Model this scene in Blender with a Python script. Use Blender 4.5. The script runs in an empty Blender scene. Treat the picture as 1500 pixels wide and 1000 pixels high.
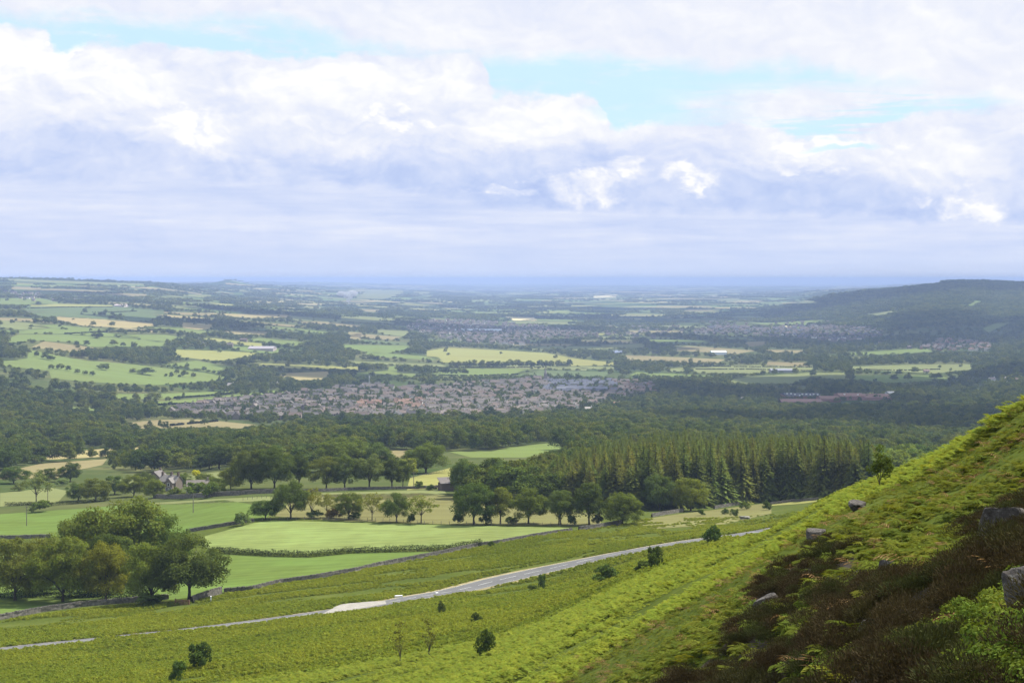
import bpy, math, random
import numpy as np
from mathutils import Vector

rng = np.random.default_rng(11)
random.seed(11)
SC = bpy.context.scene
COL = SC.collection
R = math.radians

# ------------------------------------------------------------------ camera
F = 2300.0           # focal length in photo pixels (photo 1500 wide)
VH = 408.0           # eye level row in the photo
CU = 750.0
cam = bpy.data.cameras.new('camera')
cam.sensor_width = 36.0
cam.lens = 36.0 * F / 1500.0
cam.shift_y = (VH - 500.0) / 1500.0
cam.clip_start = 0.5
cam.clip_end = 200000.0
camo = bpy.data.objects.new('camera', cam)
COL.objects.link(camo)
camo.location = (0, 0, 0)
camo.rotation_euler = (R(90), 0, 0)
SC.camera = camo

# ------------------------------------------------------------------ light and exposure
SUN_EL, SUN_AZ = 54.0, 55.0          # azimuth measured from the view direction to the right
sv = Vector((math.cos(R(SUN_EL)) * math.sin(R(SUN_AZ)), math.cos(R(SUN_EL)) * math.cos(R(SUN_AZ)), math.sin(R(SUN_EL))))
sun = bpy.data.lights.new('sun', 'SUN')
sun.energy = 5.0
sun.angle = R(0.53)
sun.color = (1.0, 0.95, 0.86)
suno = bpy.data.objects.new('sun', sun)
COL.objects.link(suno)
suno.rotation_euler = (-sv).to_track_quat('-Z', 'Y').to_euler()

SC.view_settings.view_transform = 'Standard'
SC.view_settings.look = 'None'
SC.view_settings.gamma = 1.0
SC.view_settings.use_curve_mapping = False
SC.view_settings.exposure = 0.72

SC.cycles.max_bounces = 5
SC.cycles.diffuse_bounces = 2
SC.cycles.glossy_bounces = 1
SC.cycles.transmission_bounces = 2
SC.cycles.transparent_max_bounces = 24
SC.cycles.volume_bounces = 0
SC.cycles.sample_clamp_indirect = 4.0
SC.cycles.use_denoising = True
SC.cycles.caustics_reflective = False
SC.cycles.caustics_refractive = False

HAZE_DENSITY = 7.6e-5
HAZE_COLOR = (0.47, 0.61, 0.96, 1)


# ------------------------------------------------------------------ node expression helper
class NX:
    """small arithmetic wrapper that builds shader math nodes"""
    def __init__(self, nt, sock):
        self.nt, self.s = nt, sock

    @staticmethod
    def _m(nt, op, *a, clamp=False):
        n = nt.nodes.new('ShaderNodeMath')
        n.operation = op
        n.use_clamp = clamp
        for i, x in enumerate(a):
            if isinstance(x, NX):
                nt.links.new(x.s, n.inputs[i])
            else:
                n.inputs[i].default_value = float(x)
        return NX(nt, n.outputs[0])

    def __add__(s, o): return NX._m(s.nt, 'ADD', s, o)
    __radd__ = __add__
    def __sub__(s, o): return NX._m(s.nt, 'SUBTRACT', s, o)
    def __rsub__(s, o): return NX._m(s.nt, 'SUBTRACT', o, s)
    def __mul__(s, o): return NX._m(s.nt, 'MULTIPLY', s, o)
    __rmul__ = __mul__
    def __truediv__(s, o): return NX._m(s.nt, 'DIVIDE', s, o)
    def f(s, op, *a): return NX._m(s.nt, op, s, *a)
    def clamp(s): return NX._m(s.nt, 'ADD', s, 0.0, clamp=True)

    def smooth(s, a, b, lo=0.0, hi=1.0):
        n = s.nt.nodes.new('ShaderNodeMapRange')
        n.interpolation_type = 'SMOOTHSTEP'
        s.nt.links.new(s.s, n.inputs['Value'])
        n.inputs['From Min'].default_value = a
        n.inputs['From Max'].default_value = b
        n.inputs['To Min'].default_value = lo
        n.inputs['To Max'].default_value = hi
        return NX(s.nt, n.outputs[0])


def combine(nt, x, y, z):
    n = nt.nodes.new('ShaderNodeCombineXYZ')
    for i, v in enumerate((x, y, z)):
        if isinstance(v, NX):
            nt.links.new(v.s, n.inputs[i])
        else:
            n.inputs[i].default_value = v
    return n.outputs[0]


def noise(nt, vec, scale, detail=4.0, rough=0.5, dist=0.0, lac=2.0):
    n = nt.nodes.new('ShaderNodeTexNoise')
    n.inputs['Scale'].default_value = scale
    n.inputs['Detail'].default_value = detail
    n.inputs['Roughness'].default_value = rough
    n.inputs['Distortion'].default_value = dist
    n.inputs['Lacunarity'].default_value = lac
    if vec is not None:
        nt.links.new(vec, n.inputs['Vector'])
    return NX(nt, n.outputs[0])


def mixc(nt, fac, a, b, mode='MIX'):
    n = nt.nodes.new('ShaderNodeMix')
    n.data_type = 'RGBA'
    n.blend_type = mode
    n.clamp_factor = True
    if isinstance(fac, NX):
        nt.links.new(fac.s, n.inputs[0])
    else:
        n.inputs[0].default_value = fac
    for i, c in ((6, a), (7, b)):
        if isinstance(c, (tuple, list)):
            n.inputs[i].default_value = tuple(c) if len(c) == 4 else tuple(c) + (1,)
        else:
            nt.links.new(c, n.inputs[i])
    return n.outputs[2]


def ramp(nt, fac, stops):
    n = nt.nodes.new('ShaderNodeValToRGB')
    e = n.color_ramp.elements
    while len(e) < len(stops):
        e.new(0.5)
    for k, (p, c) in enumerate(stops):
        e[k].position = p
        e[k].color = tuple(c) + (1,)
    nt.links.new(fac.s if isinstance(fac, NX) else fac, n.inputs[0])
    return n.outputs[0]


# ------------------------------------------------------------------ world: sky with broken cloud
def s2l(r, g, b):
    f = lambda c: ((c / 255 + 0.055) / 1.055) ** 2.4 if c / 255 > 0.04045 else c / 255 / 12.92
    return (f(r), f(g), f(b))


def build_world():
    w = bpy.data.worlds.new('World')
    SC.world = w
    w.use_nodes = True
    nt = w.node_tree
    nt.nodes.clear()
    out = nt.nodes.new('ShaderNodeOutputWorld')
    bg = nt.nodes.new('ShaderNodeBackground')
    nt.links.new(bg.outputs[0], out.inputs[0])
    STR = 0.10
    bg.inputs[1].default_value = STR
    sky = nt.nodes.new('ShaderNodeTexSky')
    sky.sky_type = 'NISHITA'
    sky.sun_disc = False
    sky.sun_elevation = R(SUN_EL)
    sky.sun_rotation = R(SUN_AZ)
    sky.altitude = 290
    sky.air_density = 1.0
    sky.dust_density = 0.6
    sky.ozone_density = 1.5
    tc = nt.nodes.new('ShaderNodeTexCoord')
    sep = nt.nodes.new('ShaderNodeSeparateXYZ')
    nt.links.new(tc.outputs['Generated'], sep.inputs[0])
    x, y, z = (NX(nt, sep.outputs[i]) for i in range(3))
    horiz = (x * x + y * y).f('SQRT').f('MAXIMUM', 0.02)
    el = z / horiz                                   # tangent of elevation
    az = NX._m(nt, 'ARCTAN2', x, y)                  # 0 ahead, positive to the right
    # cloud-space coordinates: hundreds of photo pixels
    U = az * 23.0 + 7.5
    V = el * 23.0                                    # 0 at eye level, 4 near the top of the picture
    Vp = V.f('MAXIMUM', -0.2)
    # warp
    pv = combine(nt, U * 0.62, Vp * 1.15, 0.0)
    n1 = noise(nt, pv, 0.75, 7, 0.56)
    pv2 = combine(nt, U * 0.62 + 31.0, Vp * 1.15 + 7.0, 2.0)
    n2 = noise(nt, pv2, 0.75, 7, 0.56)
    Uw = U + (n2 - 0.5) * 1.5
    Vw = V + (n1 - 0.5) * 1.15

    n3 = noise(nt, combine(nt, U * 0.8, Vp * 1.2, 4.0), 2.6, 6, 0.6)
    n4 = noise(nt, combine(nt, U * 0.8 + 17.0, Vp * 1.2, 8.0), 2.6, 6, 0.6)

    def blob(cu, cv, ru, rv, soft=0.6, fine=0.0):
        dx = (Uw + (n4 - 0.5) * fine - cu) / ru
        dy = (Vw + (n3 - 0.5) * fine - cv) / rv
        d = (dx * dx + dy * dy).f('SQRT')
        return d.smooth(1.0 + soft * 0.5, 1.0 - soft * 0.5)

    def curve(pts):
        n = nt.nodes.new('ShaderNodeFloatCurve')
        cm = n.mapping.curves[0]
        while len(cm.points) < len(pts):
            cm.points.new(0.5, 0.5)
        for k, (pu, pv) in enumerate(pts):
            cm.points[k].location = (min(max((pu + 2) / 19.0, 0), 1), pv / 4.5)
            cm.points[k].handle_type = 'AUTO_CLAMPED'
        n.mapping.update()
        nt.links.new(((U + (n2 - 0.5) * 0.7 + 2.0) / 19.0).clamp().s, n.inputs['Value'])
        return NX(nt, n.outputs[0]) * 4.5

    # banks of cumulus: heaped tops, flat bases (hundreds of photo pixels above eye level)
    top1 = curve([(-2, 3.4), (0.0, 3.5), (0.75, 3.5), (1.05, 3.24), (2.4, 3.28), (4.0, 3.22), (6.9, 3.22), (7.35, 2.66), (8.7, 2.62), (9.1, 2.20), (10.6, 2.22), (12.4, 1.98), (13.4, 2.25), (17, 2.4)])
    base1 = curve([(-2, 1.30), (0, 1.34), (3.5, 1.36), (6.5, 1.18), (7.5, 1.02), (11, 0.96), (13, 0.84), (17, 0.80)])
    base0 = curve([(-2, 3.95), (0, 3.80), (1.5, 3.72), (3.6, 3.86), (4.6, 3.66), (5.5, 3.40), (7.0, 3.30), (9.0, 3.26), (11.5, 3.10), (13.0, 2.92), (14.0, 2.64), (15, 2.42), (17, 2.4)])
    Ve = V + (n1 - 0.5) * 0.50 + (n3 - 0.5) * 0.42
    g = (Ve - top1).smooth(-0.03, 0.09) * (base0 - Ve).smooth(-0.10, 0.24)
    # a few low holes and thin streaks across the gap
    hole = blob(9.7, 2.42, .8, .12, soft=0.8).f('MAXIMUM', blob(12.3, 1.90, 0.55, .05, soft=0.8))
    streak = noise(nt, combine(nt, U * 0.35, Vp * 4.2, 3.0), 1.5, 6, 0.6)
    g = g * (1.0 - U.smooth(9.2, 11.5) * streak.smooth(0.40, 0.56) * V.smooth(2.95, 2.6))
    g = g.f('MAXIMUM', hole * 0.8)
    # higher sky, above the picture: broken cloud as in the upper part of the view
    ph = combine(nt, x / (z.f('MAXIMUM', 0.0) + 0.12), y / (z.f('MAXIMUM', 0.0) + 0.12), 0.0)
    nh = noise(nt, ph, 1.3, 6, 0.55)
    gh = nh.smooth(0.44, 0.60)
    hi = V.smooth(4.3, 6.0)
    g = g * (1.0 - hi) + gh * hi
    # thin veil over the blue
    veil = noise(nt, combine(nt, U * 0.5, Vp * 2.2, 5.0), 1.3, 5, 0.6)
    g = g * veil.smooth(0.78, 0.50)
    cover = 1.0 - g * 0.92

    # brightness of the cloud: white heaps and lavender undersides
    relief_a = noise(nt, combine(nt, Uw * 0.9, Vw * 1.5, 0.0), 1.0, 8, 0.58)
    relief_b = noise(nt, combine(nt, Uw * 0.9 + 0.10, Vw * 1.5 + 0.16, 0.0), 1.0, 8, 0.58)
    rel = (relief_a - relief_b) * 3.0
    shade_zones = [(1.5, 2.05, 1.6, .50), (4.6, 1.65, 2.8, .45), (7.2, 1.45, 2.4, .5), (10.6, 1.25, 2.6, .55), (13.0, 0.85, 2.4, .22), (8.5, 1.0, 2.2, .2),
                   (9.5, 1.75, 1.5, .3), (0.3, 1.6, .9, .25), (4.5, 1.15, 3.0, .2), (15.5, .8, 2.0, .25)]
    sh = None
    for c in shade_zones:
        b = blob(*c, soft=1.3)
        sh = b if sh is None else sh.f('MAXIMUM', b)
    heaps = [(0.45, 2.95, .62, .55), (0.6, 2.30, .9, .22), (2.8, 2.05, 0.85, .42), (1.9, 2.75, 1.0, .30), (5.2, 2.72, 1.9, .35), (7.9, 2.35, 1.0, .28), (8.5, 1.30, .62, .21),
             (9.3, 1.58, .26, .22), (11.6, 1.80, .75, .28), (14.2, 1.10, .45, .24), (7.4, 1.36, .32, .09), (10.1, 1.36, .36, .17), (13.4, 1.6, 1.2, .28), (6.0, 2.05, 2.2, .2),
             (1.15, 3.28, .25, .08), (2.28, 3.36, .16, .045), (4.6, 2.42, 1.2, .2)]
    puffs = [(8.5, 1.30, .62, .20), (9.3, 1.60, .24, .20), (7.42, 1.37, .34, .08), (10.1, 1.38, .30, .14), (11.55, 1.72, .36, .20), (12.0, 1.92, .5, .13), (14.15, 1.08, .44, .20), (13.3, 1.12, .2, .08), (1.15, 3.30, .26, .08), (2.28, 3.38, .17, .05), (5.9, 2.3, .5, .12), (2.75, 2.1, .5, .3)]
    pf = None
    for c in puffs:
        b = blob(*c, soft=0.85, fine=1.15)
        pf = b if pf is None else pf.f('MAXIMUM', b)
    pf = pf * (0.62 + rel * 1.5)
    hp = None
    for c in heaps:
        b = blob(*c, soft=0.75, fine=0.55)
        hp = b if hp is None else hp.f('MAXIMUM', b)
    band = noise(nt, combine(nt, U * 0.30, Vp * 3.0, 9.0), 1.2, 6, 0.55)
    soft_ = noise(nt, combine(nt, U * 0.7, Vp * 1.3, 12.0), 0.9, 5, 0.5)
    hgt = (Ve - base1) / (top1 - base1).f('MAXIMUM', 0.3)
    in1 = (Ve - base1).smooth(-0.05, 0.12)
    up0 = (Ve - (base0 + top1) * 0.5).smooth(-0.1, 0.1)
    b1 = 0.43 + hgt.smooth(0.0, 0.95) * 0.34 + rel * 0.40 + (soft_ - 0.5) * 0.55 - sh * (0.05 + U.smooth(5.0, 8.5) * 0.15) + hp * 0.19 + pf * 0.36
    b0 = 0.80 + rel * 0.22 + (soft_ - 0.5) * 0.35 - V.smooth(3.4, 4.2) * 0.06
    lowb = 0.47 + (band - 0.5) * 0.75 + (noise(nt, combine(nt, U * 0.42, Vp * 5.0, 21.0), 2.0, 6, 0.62) - 0.5) * 0.45 + rel * 0.10 + (soft_ - 0.5) * 0.2 + hp * 0.15 + pf * 0.45
    br = lowb * (1.0 - in1) + (b1 * (1.0 - up0) + b0 * up0) * in1
    ccol = ramp(nt, br.clamp(), [(0.0, s2l(180, 198, 242)), (0.25, s2l(198, 213, 248)), (0.5, s2l(219, 228, 252)), (0.78, s2l(241, 244, 254)), (1.0, (1.03, 1.03, 1.03))])
    # towards the horizon the air whitens
    hz = V.smooth(0.75, 0.0)
    ccol = mixc(nt, hz * 0.75, ccol, s2l(204, 218, 248))
    sc = nt.nodes.new('ShaderNodeVectorMath')
    sc.operation = 'SCALE'
    sc.inputs['Scale'].default_value = 1.0 / STR / (2 ** SC.view_settings.exposure)
    nt.links.new(ccol, sc.inputs[0])
    # clear sky between the clouds (thin bright veil mixed into the physical sky)
    blue = mixc(nt, 0.90, sky.outputs[0], tuple(c / STR / (2 ** SC.view_settings.exposure) for c in s2l(206, 241, 255)))
    res = mixc(nt, cover.clamp(), blue, sc.outputs[0])
    nt.links.new(res, bg.inputs[0])
    w.cycles.sampling_method = 'MANUAL'
    w.cycles.sample_map_resolution = 512


build_world()

# ------------------------------------------------------------------ terrain
CTRL = {
 -800: [(5,3600),(8,2950),(30,2000),(80,1650),(200,1130),(260,1010),(345,905),(500,785),(800,700),(1150,655),(1700,590),(2100,545),(2500,505),(3200,465),(4400,435),(6000,417),(9000,410),(13000,413),(20000,413.5),(45000,414.5)],
 0: [(5,3200),(8,2560),(30,1620),(80,1340),(120,1180),(200,1000),(259,951),(320,907),(345,885),(420,825),(500,786),(583,755),(805,700),(1150,660),(1725,600),(2084,560),(2490,520),(3160,480),(4370,450),(6000,430),(9000,408.5),(13000,413),(20000,414),(45000,415.2)],
 200: [(5,3100),(8,2450),(30,1500),(80,1260),(120,1130),(185,1000),(240,960),(268,932),(345,878),(420,815),(500,776),(583,745),(800,702),(1180,655),(1740,605),(2200,565),(2600,535),(3300,490),(4800,452),(6500,432),(9500,413.5),(14000,416),(20000,415.5),(45000,415.3)],
 375: [(5,3000),(8,2355),(30,1410),(80,1190),(120,1085),(170,1000),(230,945),(272,915),(345,862),(425,805),(490,757),(590,720),(760,690),(1300,640),(1780,612),(2450,570),(2900,540),(3565,500),(5367,460),(8000,440),(12000,424),(16000,418.5),(20000,417),(45000,415.4)],
 750: [(5,2700),(8,2150),(30,1205),(60,1075),(90,1000),(130,960),(180,922),(240,888),(320,862),(342,834),(400,801),(460,768),(560,730),(720,692),(950,662),(1450,625),(1950,602),(2680,562),(3600,525),(4980,490),(6400,470),(11500,440),(24000,424),(45000,415.6)],
 1000: [(5,2500),(8,2000),(20,1250),(36,1000),(48,945),(68,900),(105,855),(150,830),(230,812),(300,806),(330,801),(346,791),(420,777),(470,760),(530,744),(720,702),(1000,664),(1550,626),(2000,606),(2720,566),(3500,532),(4500,501),(6000,476),(10500,445),(22000,425),(45000,415.7)],
 1125: [(5,2300),(8,1880),(20,1220),(30,1000),(45,868),(56,838),(90,806),(140,789),(220,780),(300,776),(345,772),(380,769),(450,759),(520,742),(800,692),(1200,651),(1700,621),(2150,597),(3000,557),(3600,531),(4600,501),(5700,481),(8000,457),(11000,442),(20000,426),(45000,415.8)],
 1250: [(5,2200),(8,1800),(22,1000),(34,862),(50,785),(75,745),(110,726),(160,719),(250,724),(400,735),(480,729),(560,719),(800,686),(1200,649),(1700,619),(2150,595),(3000,556),(3600,531),(4600,502),(5700,478),(7000,452),(8500,430),(9800,432),(14000,424),(22000,424),(45000,415.9)],
 1375: [(5,2050),(8,1700),(17,1000),(28,850),(40,775),(55,722),(80,685),(110,666),(150,672),(250,702),(450,715),(800,690),(1200,656),(1700,622),(2200,596),(3000,556),(3600,531),(4500,503),(5300,476),(6300,449),(7300,431),(8200,418.5),(9500,421),(14000,421.5),(22000,421),(45000,416)],
 1410: [(5,2000),(8,1670),(16.5,1000),(27,850),(39,775),(53,712),(78,668),(106,646),(150,660),(250,698),(450,712),(800,690),(1200,655),(1700,621),(2200,595),(3000,555),(3600,529),(4500,502),(5300,475),(6300,447),(7300,428),(8200,413.0),(9500,417),(14000,421),(22000,421),(45000,416)],
 1500: [(5,1900),(8,1600),(14,1000),(24,850),(35,775),(45,705),(60,635),(80,604),(100,606),(150,640),(300,690),(600,690),(1200,646),(1600,616),(1900,599),(2400,571),(3000,541),(3700,516),(4300,501),(5300,471),(6500,441),(7700,416.5),(9000,418),(14000,420),(45000,416)],
 1750: [(5,1600),(8,1400),(12,1000),(25,740),(40,620),(60,540),(80,510),(110,520),(200,600),(400,660),(1200,630),(2000,586),(3000,531),(4300,491),(5300,463),(6500,437),(7700,421),(9000,421),(14000,421),(45000,416)],
 2400: [(5,1300),(8,1100),(12,850),(25,600),(40,490),(60,430),(80,412),(120,420),(250,500),(500,580),(1200,600),(2000,560),(3000,510),(4300,478),(5300,455),(6500,436),(7700,423),(9000,423),(14000,421),(45000,416)],
}


def pchip(xk, yk, x):
    xk, yk = np.asarray(xk, float), np.asarray(yk, float)
    h = np.diff(xk)
    d = np.diff(yk, axis=0) / (h if yk.ndim == 1 else h[:, None])
    m = np.zeros_like(yk)
    hh = h if yk.ndim == 1 else h[:, None]
    w1 = 2 * hh[1:] + hh[:-1]
    w2 = hh[1:] + 2 * hh[:-1]
    ok = d[:-1] * d[1:] > 0
    with np.errstate(divide='ignore', invalid='ignore'):
        mm = (w1 + w2) / (w1 / d[:-1] + w2 / d[1:])
    m[1:-1] = np.where(ok, mm, 0)
    m[0], m[-1] = d[0], d[-1]
    i = np.clip(np.searchsorted(xk, x) - 1, 0, len(xk) - 2)
    t = (x - xk[i]) / h[i]
    if yk.ndim > 1:
        t = t[:, None]
    H = hh[i]
    return ((1 + 2 * t) * (1 - t) ** 2 * yk[i] + t * (1 - t) ** 2 * H * m[i] + t * t * (3 - 2 * t) * yk[i + 1] + t * t * (t - 1) * H * m[i + 1])


def vnoise(x, y, seed=0):
    """smooth value noise, vectorised"""
    xi, yi = np.floor(x).astype(np.int64), np.floor(y).astype(np.int64)
    fx, fy = x - xi, y - yi
    fx, fy = fx * fx * (3 - 2 * fx), fy * fy * (3 - 2 * fy)

    def h(a, b):
        n = (a * 374761393 + b * 668265263 + seed * 982451653) & 0x7fffffff
        n = ((n ^ (n >> 13)) * 1274126177) & 0x7fffffff
        return ((n ^ (n >> 16)) & 0xffff) / 65535.0
    return (h(xi, yi) * (1 - fx) + h(xi + 1, yi) * fx) * (1 - fy) + (h(xi, yi + 1) * (1 - fx) + h(xi + 1, yi + 1) * fx) * fy


def fbm(x, y, oct=4, seed=0):
    s, a, t = 0, 1.0, 0
    for k in range(oct):
        s = s + a * vnoise(x * 2 ** k, y * 2 ** k, seed + k)
        t += a
        a *= 0.5
    return s / t


U0, U1, DU = -800.0, 2400.0, 8.0
L0, L1, DL = math.log(5.0), math.log(45000.0), 0.018
NU = int((U1 - U0) / DU) + 1
NL = int((L1 - L0) / DL) + 1
ug = U0 + DU * np.arange(NU)
lg = L0 + (L1 - L0) / (NL - 1) * np.arange(NL)
DL = lg[1] - lg[0]
yg = np.exp(lg)
cols = sorted(CTRL)
Vc = np.stack([pchip(np.log([p[0] for p in CTRL[c]]), [p[1] for p in CTRL[c]], lg) for c in cols])   # cols x NL
VG = pchip(np.array(cols, float), Vc, ug)                      # NU x NL
YG = np.broadcast_to(yg, VG.shape)
XG = (ug[:, None] - CU) / F * YG
ZG = -(VG - VH) / F * YG
# hummocks on the moor and gentle relief further off
near = np.clip((300 - YG) / 200, 0, 1) * np.clip((YG - 12) / 30, 0, 1)
ZG = ZG + near * 1.5 * (fbm(XG / 14 + YG / 40, YG / 26 - XG / 60, 3, 3) - 0.5)
ZG = ZG + np.clip((60 - YG) / 30, 0, 1) * 1.3 * (fbm(XG / 2.4, YG / 2.4, 3, 8) - 0.5)
far = np.clip((YG - 900) / 2000, 0, 1) * np.clip((30000 - YG) / 8000, 0, 1)
ZG = ZG + far * np.minimum(YG / 12000, 1.0) * 18 * (fbm(XG / 900, YG / 1500, 3, 5) - 0.5) * 2
# the crag on the skyline and a few far ridges
ZG = ZG + np.clip((YG - 17000) / 6000, 0, 1) * np.clip((44900 - YG) / 4000, 0, 1) * (150 * (fbm(XG / 6500 + 3, YG / 7000, 3, 12) - .42))
ZG = ZG + 34 * np.exp(-((XG - (335 - CU) / F * 13000) / 120) ** 2 - ((YG - 13000) / 400) ** 2 * 1.0)
ZG = ZG + 24 * np.exp(-((XG - (360 - CU) / F * 13000) / 380) ** 2 - ((YG - 13000) / 900) ** 2)


def ground_z(x, y):
    """height of the terrain mesh exactly on its triangles"""
    x, y = np.atleast_1d(np.asarray(x, float)), np.atleast_1d(np.asarray(y, float))
    u = CU + F * x / y
    i = np.clip(((u - U0) / DU).astype(int), 0, NU - 2)
    j = np.clip(((np.log(y) - L0) / DL).astype(int), 0, NL - 2)
    t = (y - yg[j]) / (yg[j + 1] - yg[j])
    s = (u - ug[i]) / DU
    x0, x1 = XG[i, j], XG[i + 1, j + 1]
    # diagonal from (i,j) to (i+1,j+1)
    xd = x0 + (x1 - x0) * t
    lower = x >= xd                                  # triangle (i,j),(i+1,j),(i+1,j+1)
    za = ZG[i, j] + (ZG[i + 1, j + 1] - ZG[i, j]) * t
    xr = (ug[i + 1] - CU) / F * y
    zr = ZG[i + 1, j] + (ZG[i + 1, j + 1] - ZG[i + 1, j]) * t
    xl = (ug[i] - CU) / F * y
    zl = ZG[i, j] + (ZG[i, j + 1] - ZG[i, j]) * t
    with np.errstate(divide='ignore', invalid='ignore'):
        zlow = za + (zr - za) * np.where(xr - xd > 1e-9, (x - xd) / (xr - xd), 0)
        zup = zl + (za - zl) * np.where(xd - xl > 1e-9, (x - xl) / (xd - xl), 0)
    return np.where(lower, zlow, zup)


def gz(x, y):
    return float(ground_z(x, y)[0])


def hit(u, v, ymin=150.0, ymax=45000.0):
    """first ground point seen along the picture ray, beyond ymin"""
    ys = np.exp(np.arange(math.log(ymin), math.log(ymax), 0.004))
    xs = (u - CU) / F * ys
    vv = VH - ground_z(xs, ys) / ys * F
    k = np.argmax(vv <= v)
    if vv[k] > v:
        k = int(np.argmin(np.abs(vv - v)))
    if k > 0 and vv[k - 1] != vv[k]:
        t = (vv[k - 1] - v) / (vv[k - 1] - vv[k])
        t = min(max(t, 0), 1)
        yy = ys[k - 1] + (ys[k] - ys[k - 1]) * t
    else:
        yy = ys[k]
    xx = (u - CU) / F * yy
    return float(xx), float(yy)


def P(u, v, ymin=150.0):
    x, y = hit(u, v, ymin)
    return Vector((x, y, gz(x, y)))


def proj(x, y, z):
    return CU + F * x / y, VH - F * z / y


def inside(poly, px, py):
    px, py = np.asarray(px), np.asarray(py)
    c = np.zeros(px.shape, bool)
    n = len(poly)
    for k in range(n):
        x0, y0 = poly[k]
        x1, y1 = poly[(k + 1) % n]
        if y0 == y1:
            continue
        cr = ((y0 > py) != (y1 > py)) & (px < (x1 - x0) * (py - y0) / (y1 - y0) + x0)
        c ^= cr
    return c


# ------------------------------------------------------------------ object helpers
def mesh_np(name, verts, faces_flat, loop_tot, mats=(), smooth=False, mat_idx=None):
    """mesh from numpy arrays"""
    me = bpy.data.meshes.new(name)
    verts = np.asarray(verts, np.float32).reshape(-1, 3)
    lt = np.asarray(loop_tot, np.int32)
    fl = np.asarray(faces_flat, np.int32)
    me.vertices.add(len(verts))
    me.vertices.foreach_set('co', verts.ravel())
    me.loops.add(len(fl))
    me.loops.foreach_set('vertex_index', fl)
    me.polygons.add(len(lt))
    ls = np.zeros(len(lt), np.int32)
    ls[1:] = np.cumsum(lt)[:-1]
    me.polygons.foreach_set('loop_start', ls)
    me.polygons.foreach_set('loop_total', lt)
    if mat_idx is not None:
        me.polygons.foreach_set('material_index', np.asarray(mat_idx, np.int32))
    me.polygons.foreach_set('use_smooth', np.full(len(lt), bool(smooth)))
    me.update(calc_edges=True)
    me.validate()
    for m in mats:
        me.materials.append(m)
    return me


class MB:
    """collects simple shapes into one mesh"""
    def __init__(self):
        self.v, self.f, self.mi = [], [], []

    def add(self, verts, faces, mi=0):
        o = len(self.v)
        self.v += [tuple(p) for p in verts]
        self.f += [tuple(i + o for i in f) for f in faces]
        self.mi += [mi] * len(faces)

    def box(self, cx, cy, z0, sx, sy, sz, rot=0.0, mi=0, taper=1.0):
        c, s = math.cos(rot), math.sin(rot)
        vs = []
        for k, z in enumerate((z0, z0 + sz)):
            t = 1.0 if k == 0 else taper
            for dx, dy in ((-1, -1), (1, -1), (1, 1), (-1, 1)):
                x, y = dx * sx / 2 * t, dy * sy / 2 * t
                vs.append((cx + x * c - y * s, cy + x * s + y * c, z))
        self.add(vs, [(3, 2, 1, 0), (4, 5, 6, 7), (0, 1, 5, 4), (1, 2, 6, 5), (2, 3, 7, 6), (3, 0, 4, 7)], mi)

    def tube(self, pts, rad, n=6, mi=0, cap=True):
        pts = [Vector(p) for p in pts]
        rings = []
        for k, p in enumerate(pts):
            d = (pts[min(k + 1, len(pts) - 1)] - pts[max(k - 1, 0)]).normalized()
            a = d.orthogonal().normalized() if abs(d.z) > 0.9 else Vector((0, 0, 1)).cross(d).normalized()
            if abs(d.z) > 0.9:
                a = (Vector((1, 0, 0)) - d * d.x).normalized()
            b = d.cross(a)
            rings.append([p + (a * math.cos(2 * math.pi * i / n) + b * math.sin(2 * math.pi * i / n)) * rad[k] for i in range(n)])
        vs = [q for r in rings for q in r]
        fs = []
        for k in range(len(pts) - 1):
            for i in range(n):
                fs.append((k * n + i, k * n + (i + 1) % n, (k + 1) * n + (i + 1) % n, (k + 1) * n + i))
        if cap:
            fs.append(tuple(range(n - 1, -1, -1)))
            fs.append(tuple((len(pts) - 1) * n + i for i in range(n)))
        self.add(vs, fs, mi)

    def mesh(self, name, mats, smooth=False):
        fl = [i for f in self.f for i in f]
        return mesh_np(name, self.v, fl, [len(f) for f in self.f], mats, smooth, self.mi)


def link(name, me, parent=None, loc=None, rotz=0.0, scale=None):
    o = bpy.data.objects.new(name, me)
    COL.objects.link(o)
    if parent is not None:
        o.parent = parent
    if loc is not None:
        o.location = loc
    if rotz:
        o.rotation_euler = (0, 0, rotz)
    if scale is not None:
        o.scale = scale
    return o


def tag(o, label=None, cat=None, group=None, kind=None):
    if label:
        o['label'] = label
    if cat:
        o['category'] = cat
    if group:
        o['group'] = group
    if kind:
        o['kind'] = kind
    return o


def thing(name, label, cat, loc=(0, 0, 0), rotz=0.0, group=None, scale=None):
    o = link(name, None, None, loc, rotz, scale)
    return tag(o, label, cat, group)


# ------------------------------------------------------------------ materials
def newmat(name):
    m = bpy.data.materials.new(name)
    m.use_nodes = True
    nt = m.node_tree
    nt.nodes.clear()
    out = nt.nodes.new('ShaderNodeOutputMaterial')
    return m, nt, out


def bsdf(nt, out, col, rough=0.9, spec=0.2):
    b = nt.nodes.new('ShaderNodeBsdfPrincipled')
    b.inputs['Roughness'].default_value = rough
    b.inputs['Specular IOR Level'].default_value = spec
    if isinstance(col, (tuple, list)):
        b.inputs['Base Color'].default_value = tuple(col) + (1,)
    else:
        nt.links.new(col, b.inputs['Base Color'])
    nt.links.new(b.outputs[0], out.inputs[0])
    return b


def pos(nt):
    g = nt.nodes.new('ShaderNodeNewGeometry')
    return g.outputs['Position']


def objinfo(nt):
    return nt.nodes.new('ShaderNodeObjectInfo')


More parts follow.
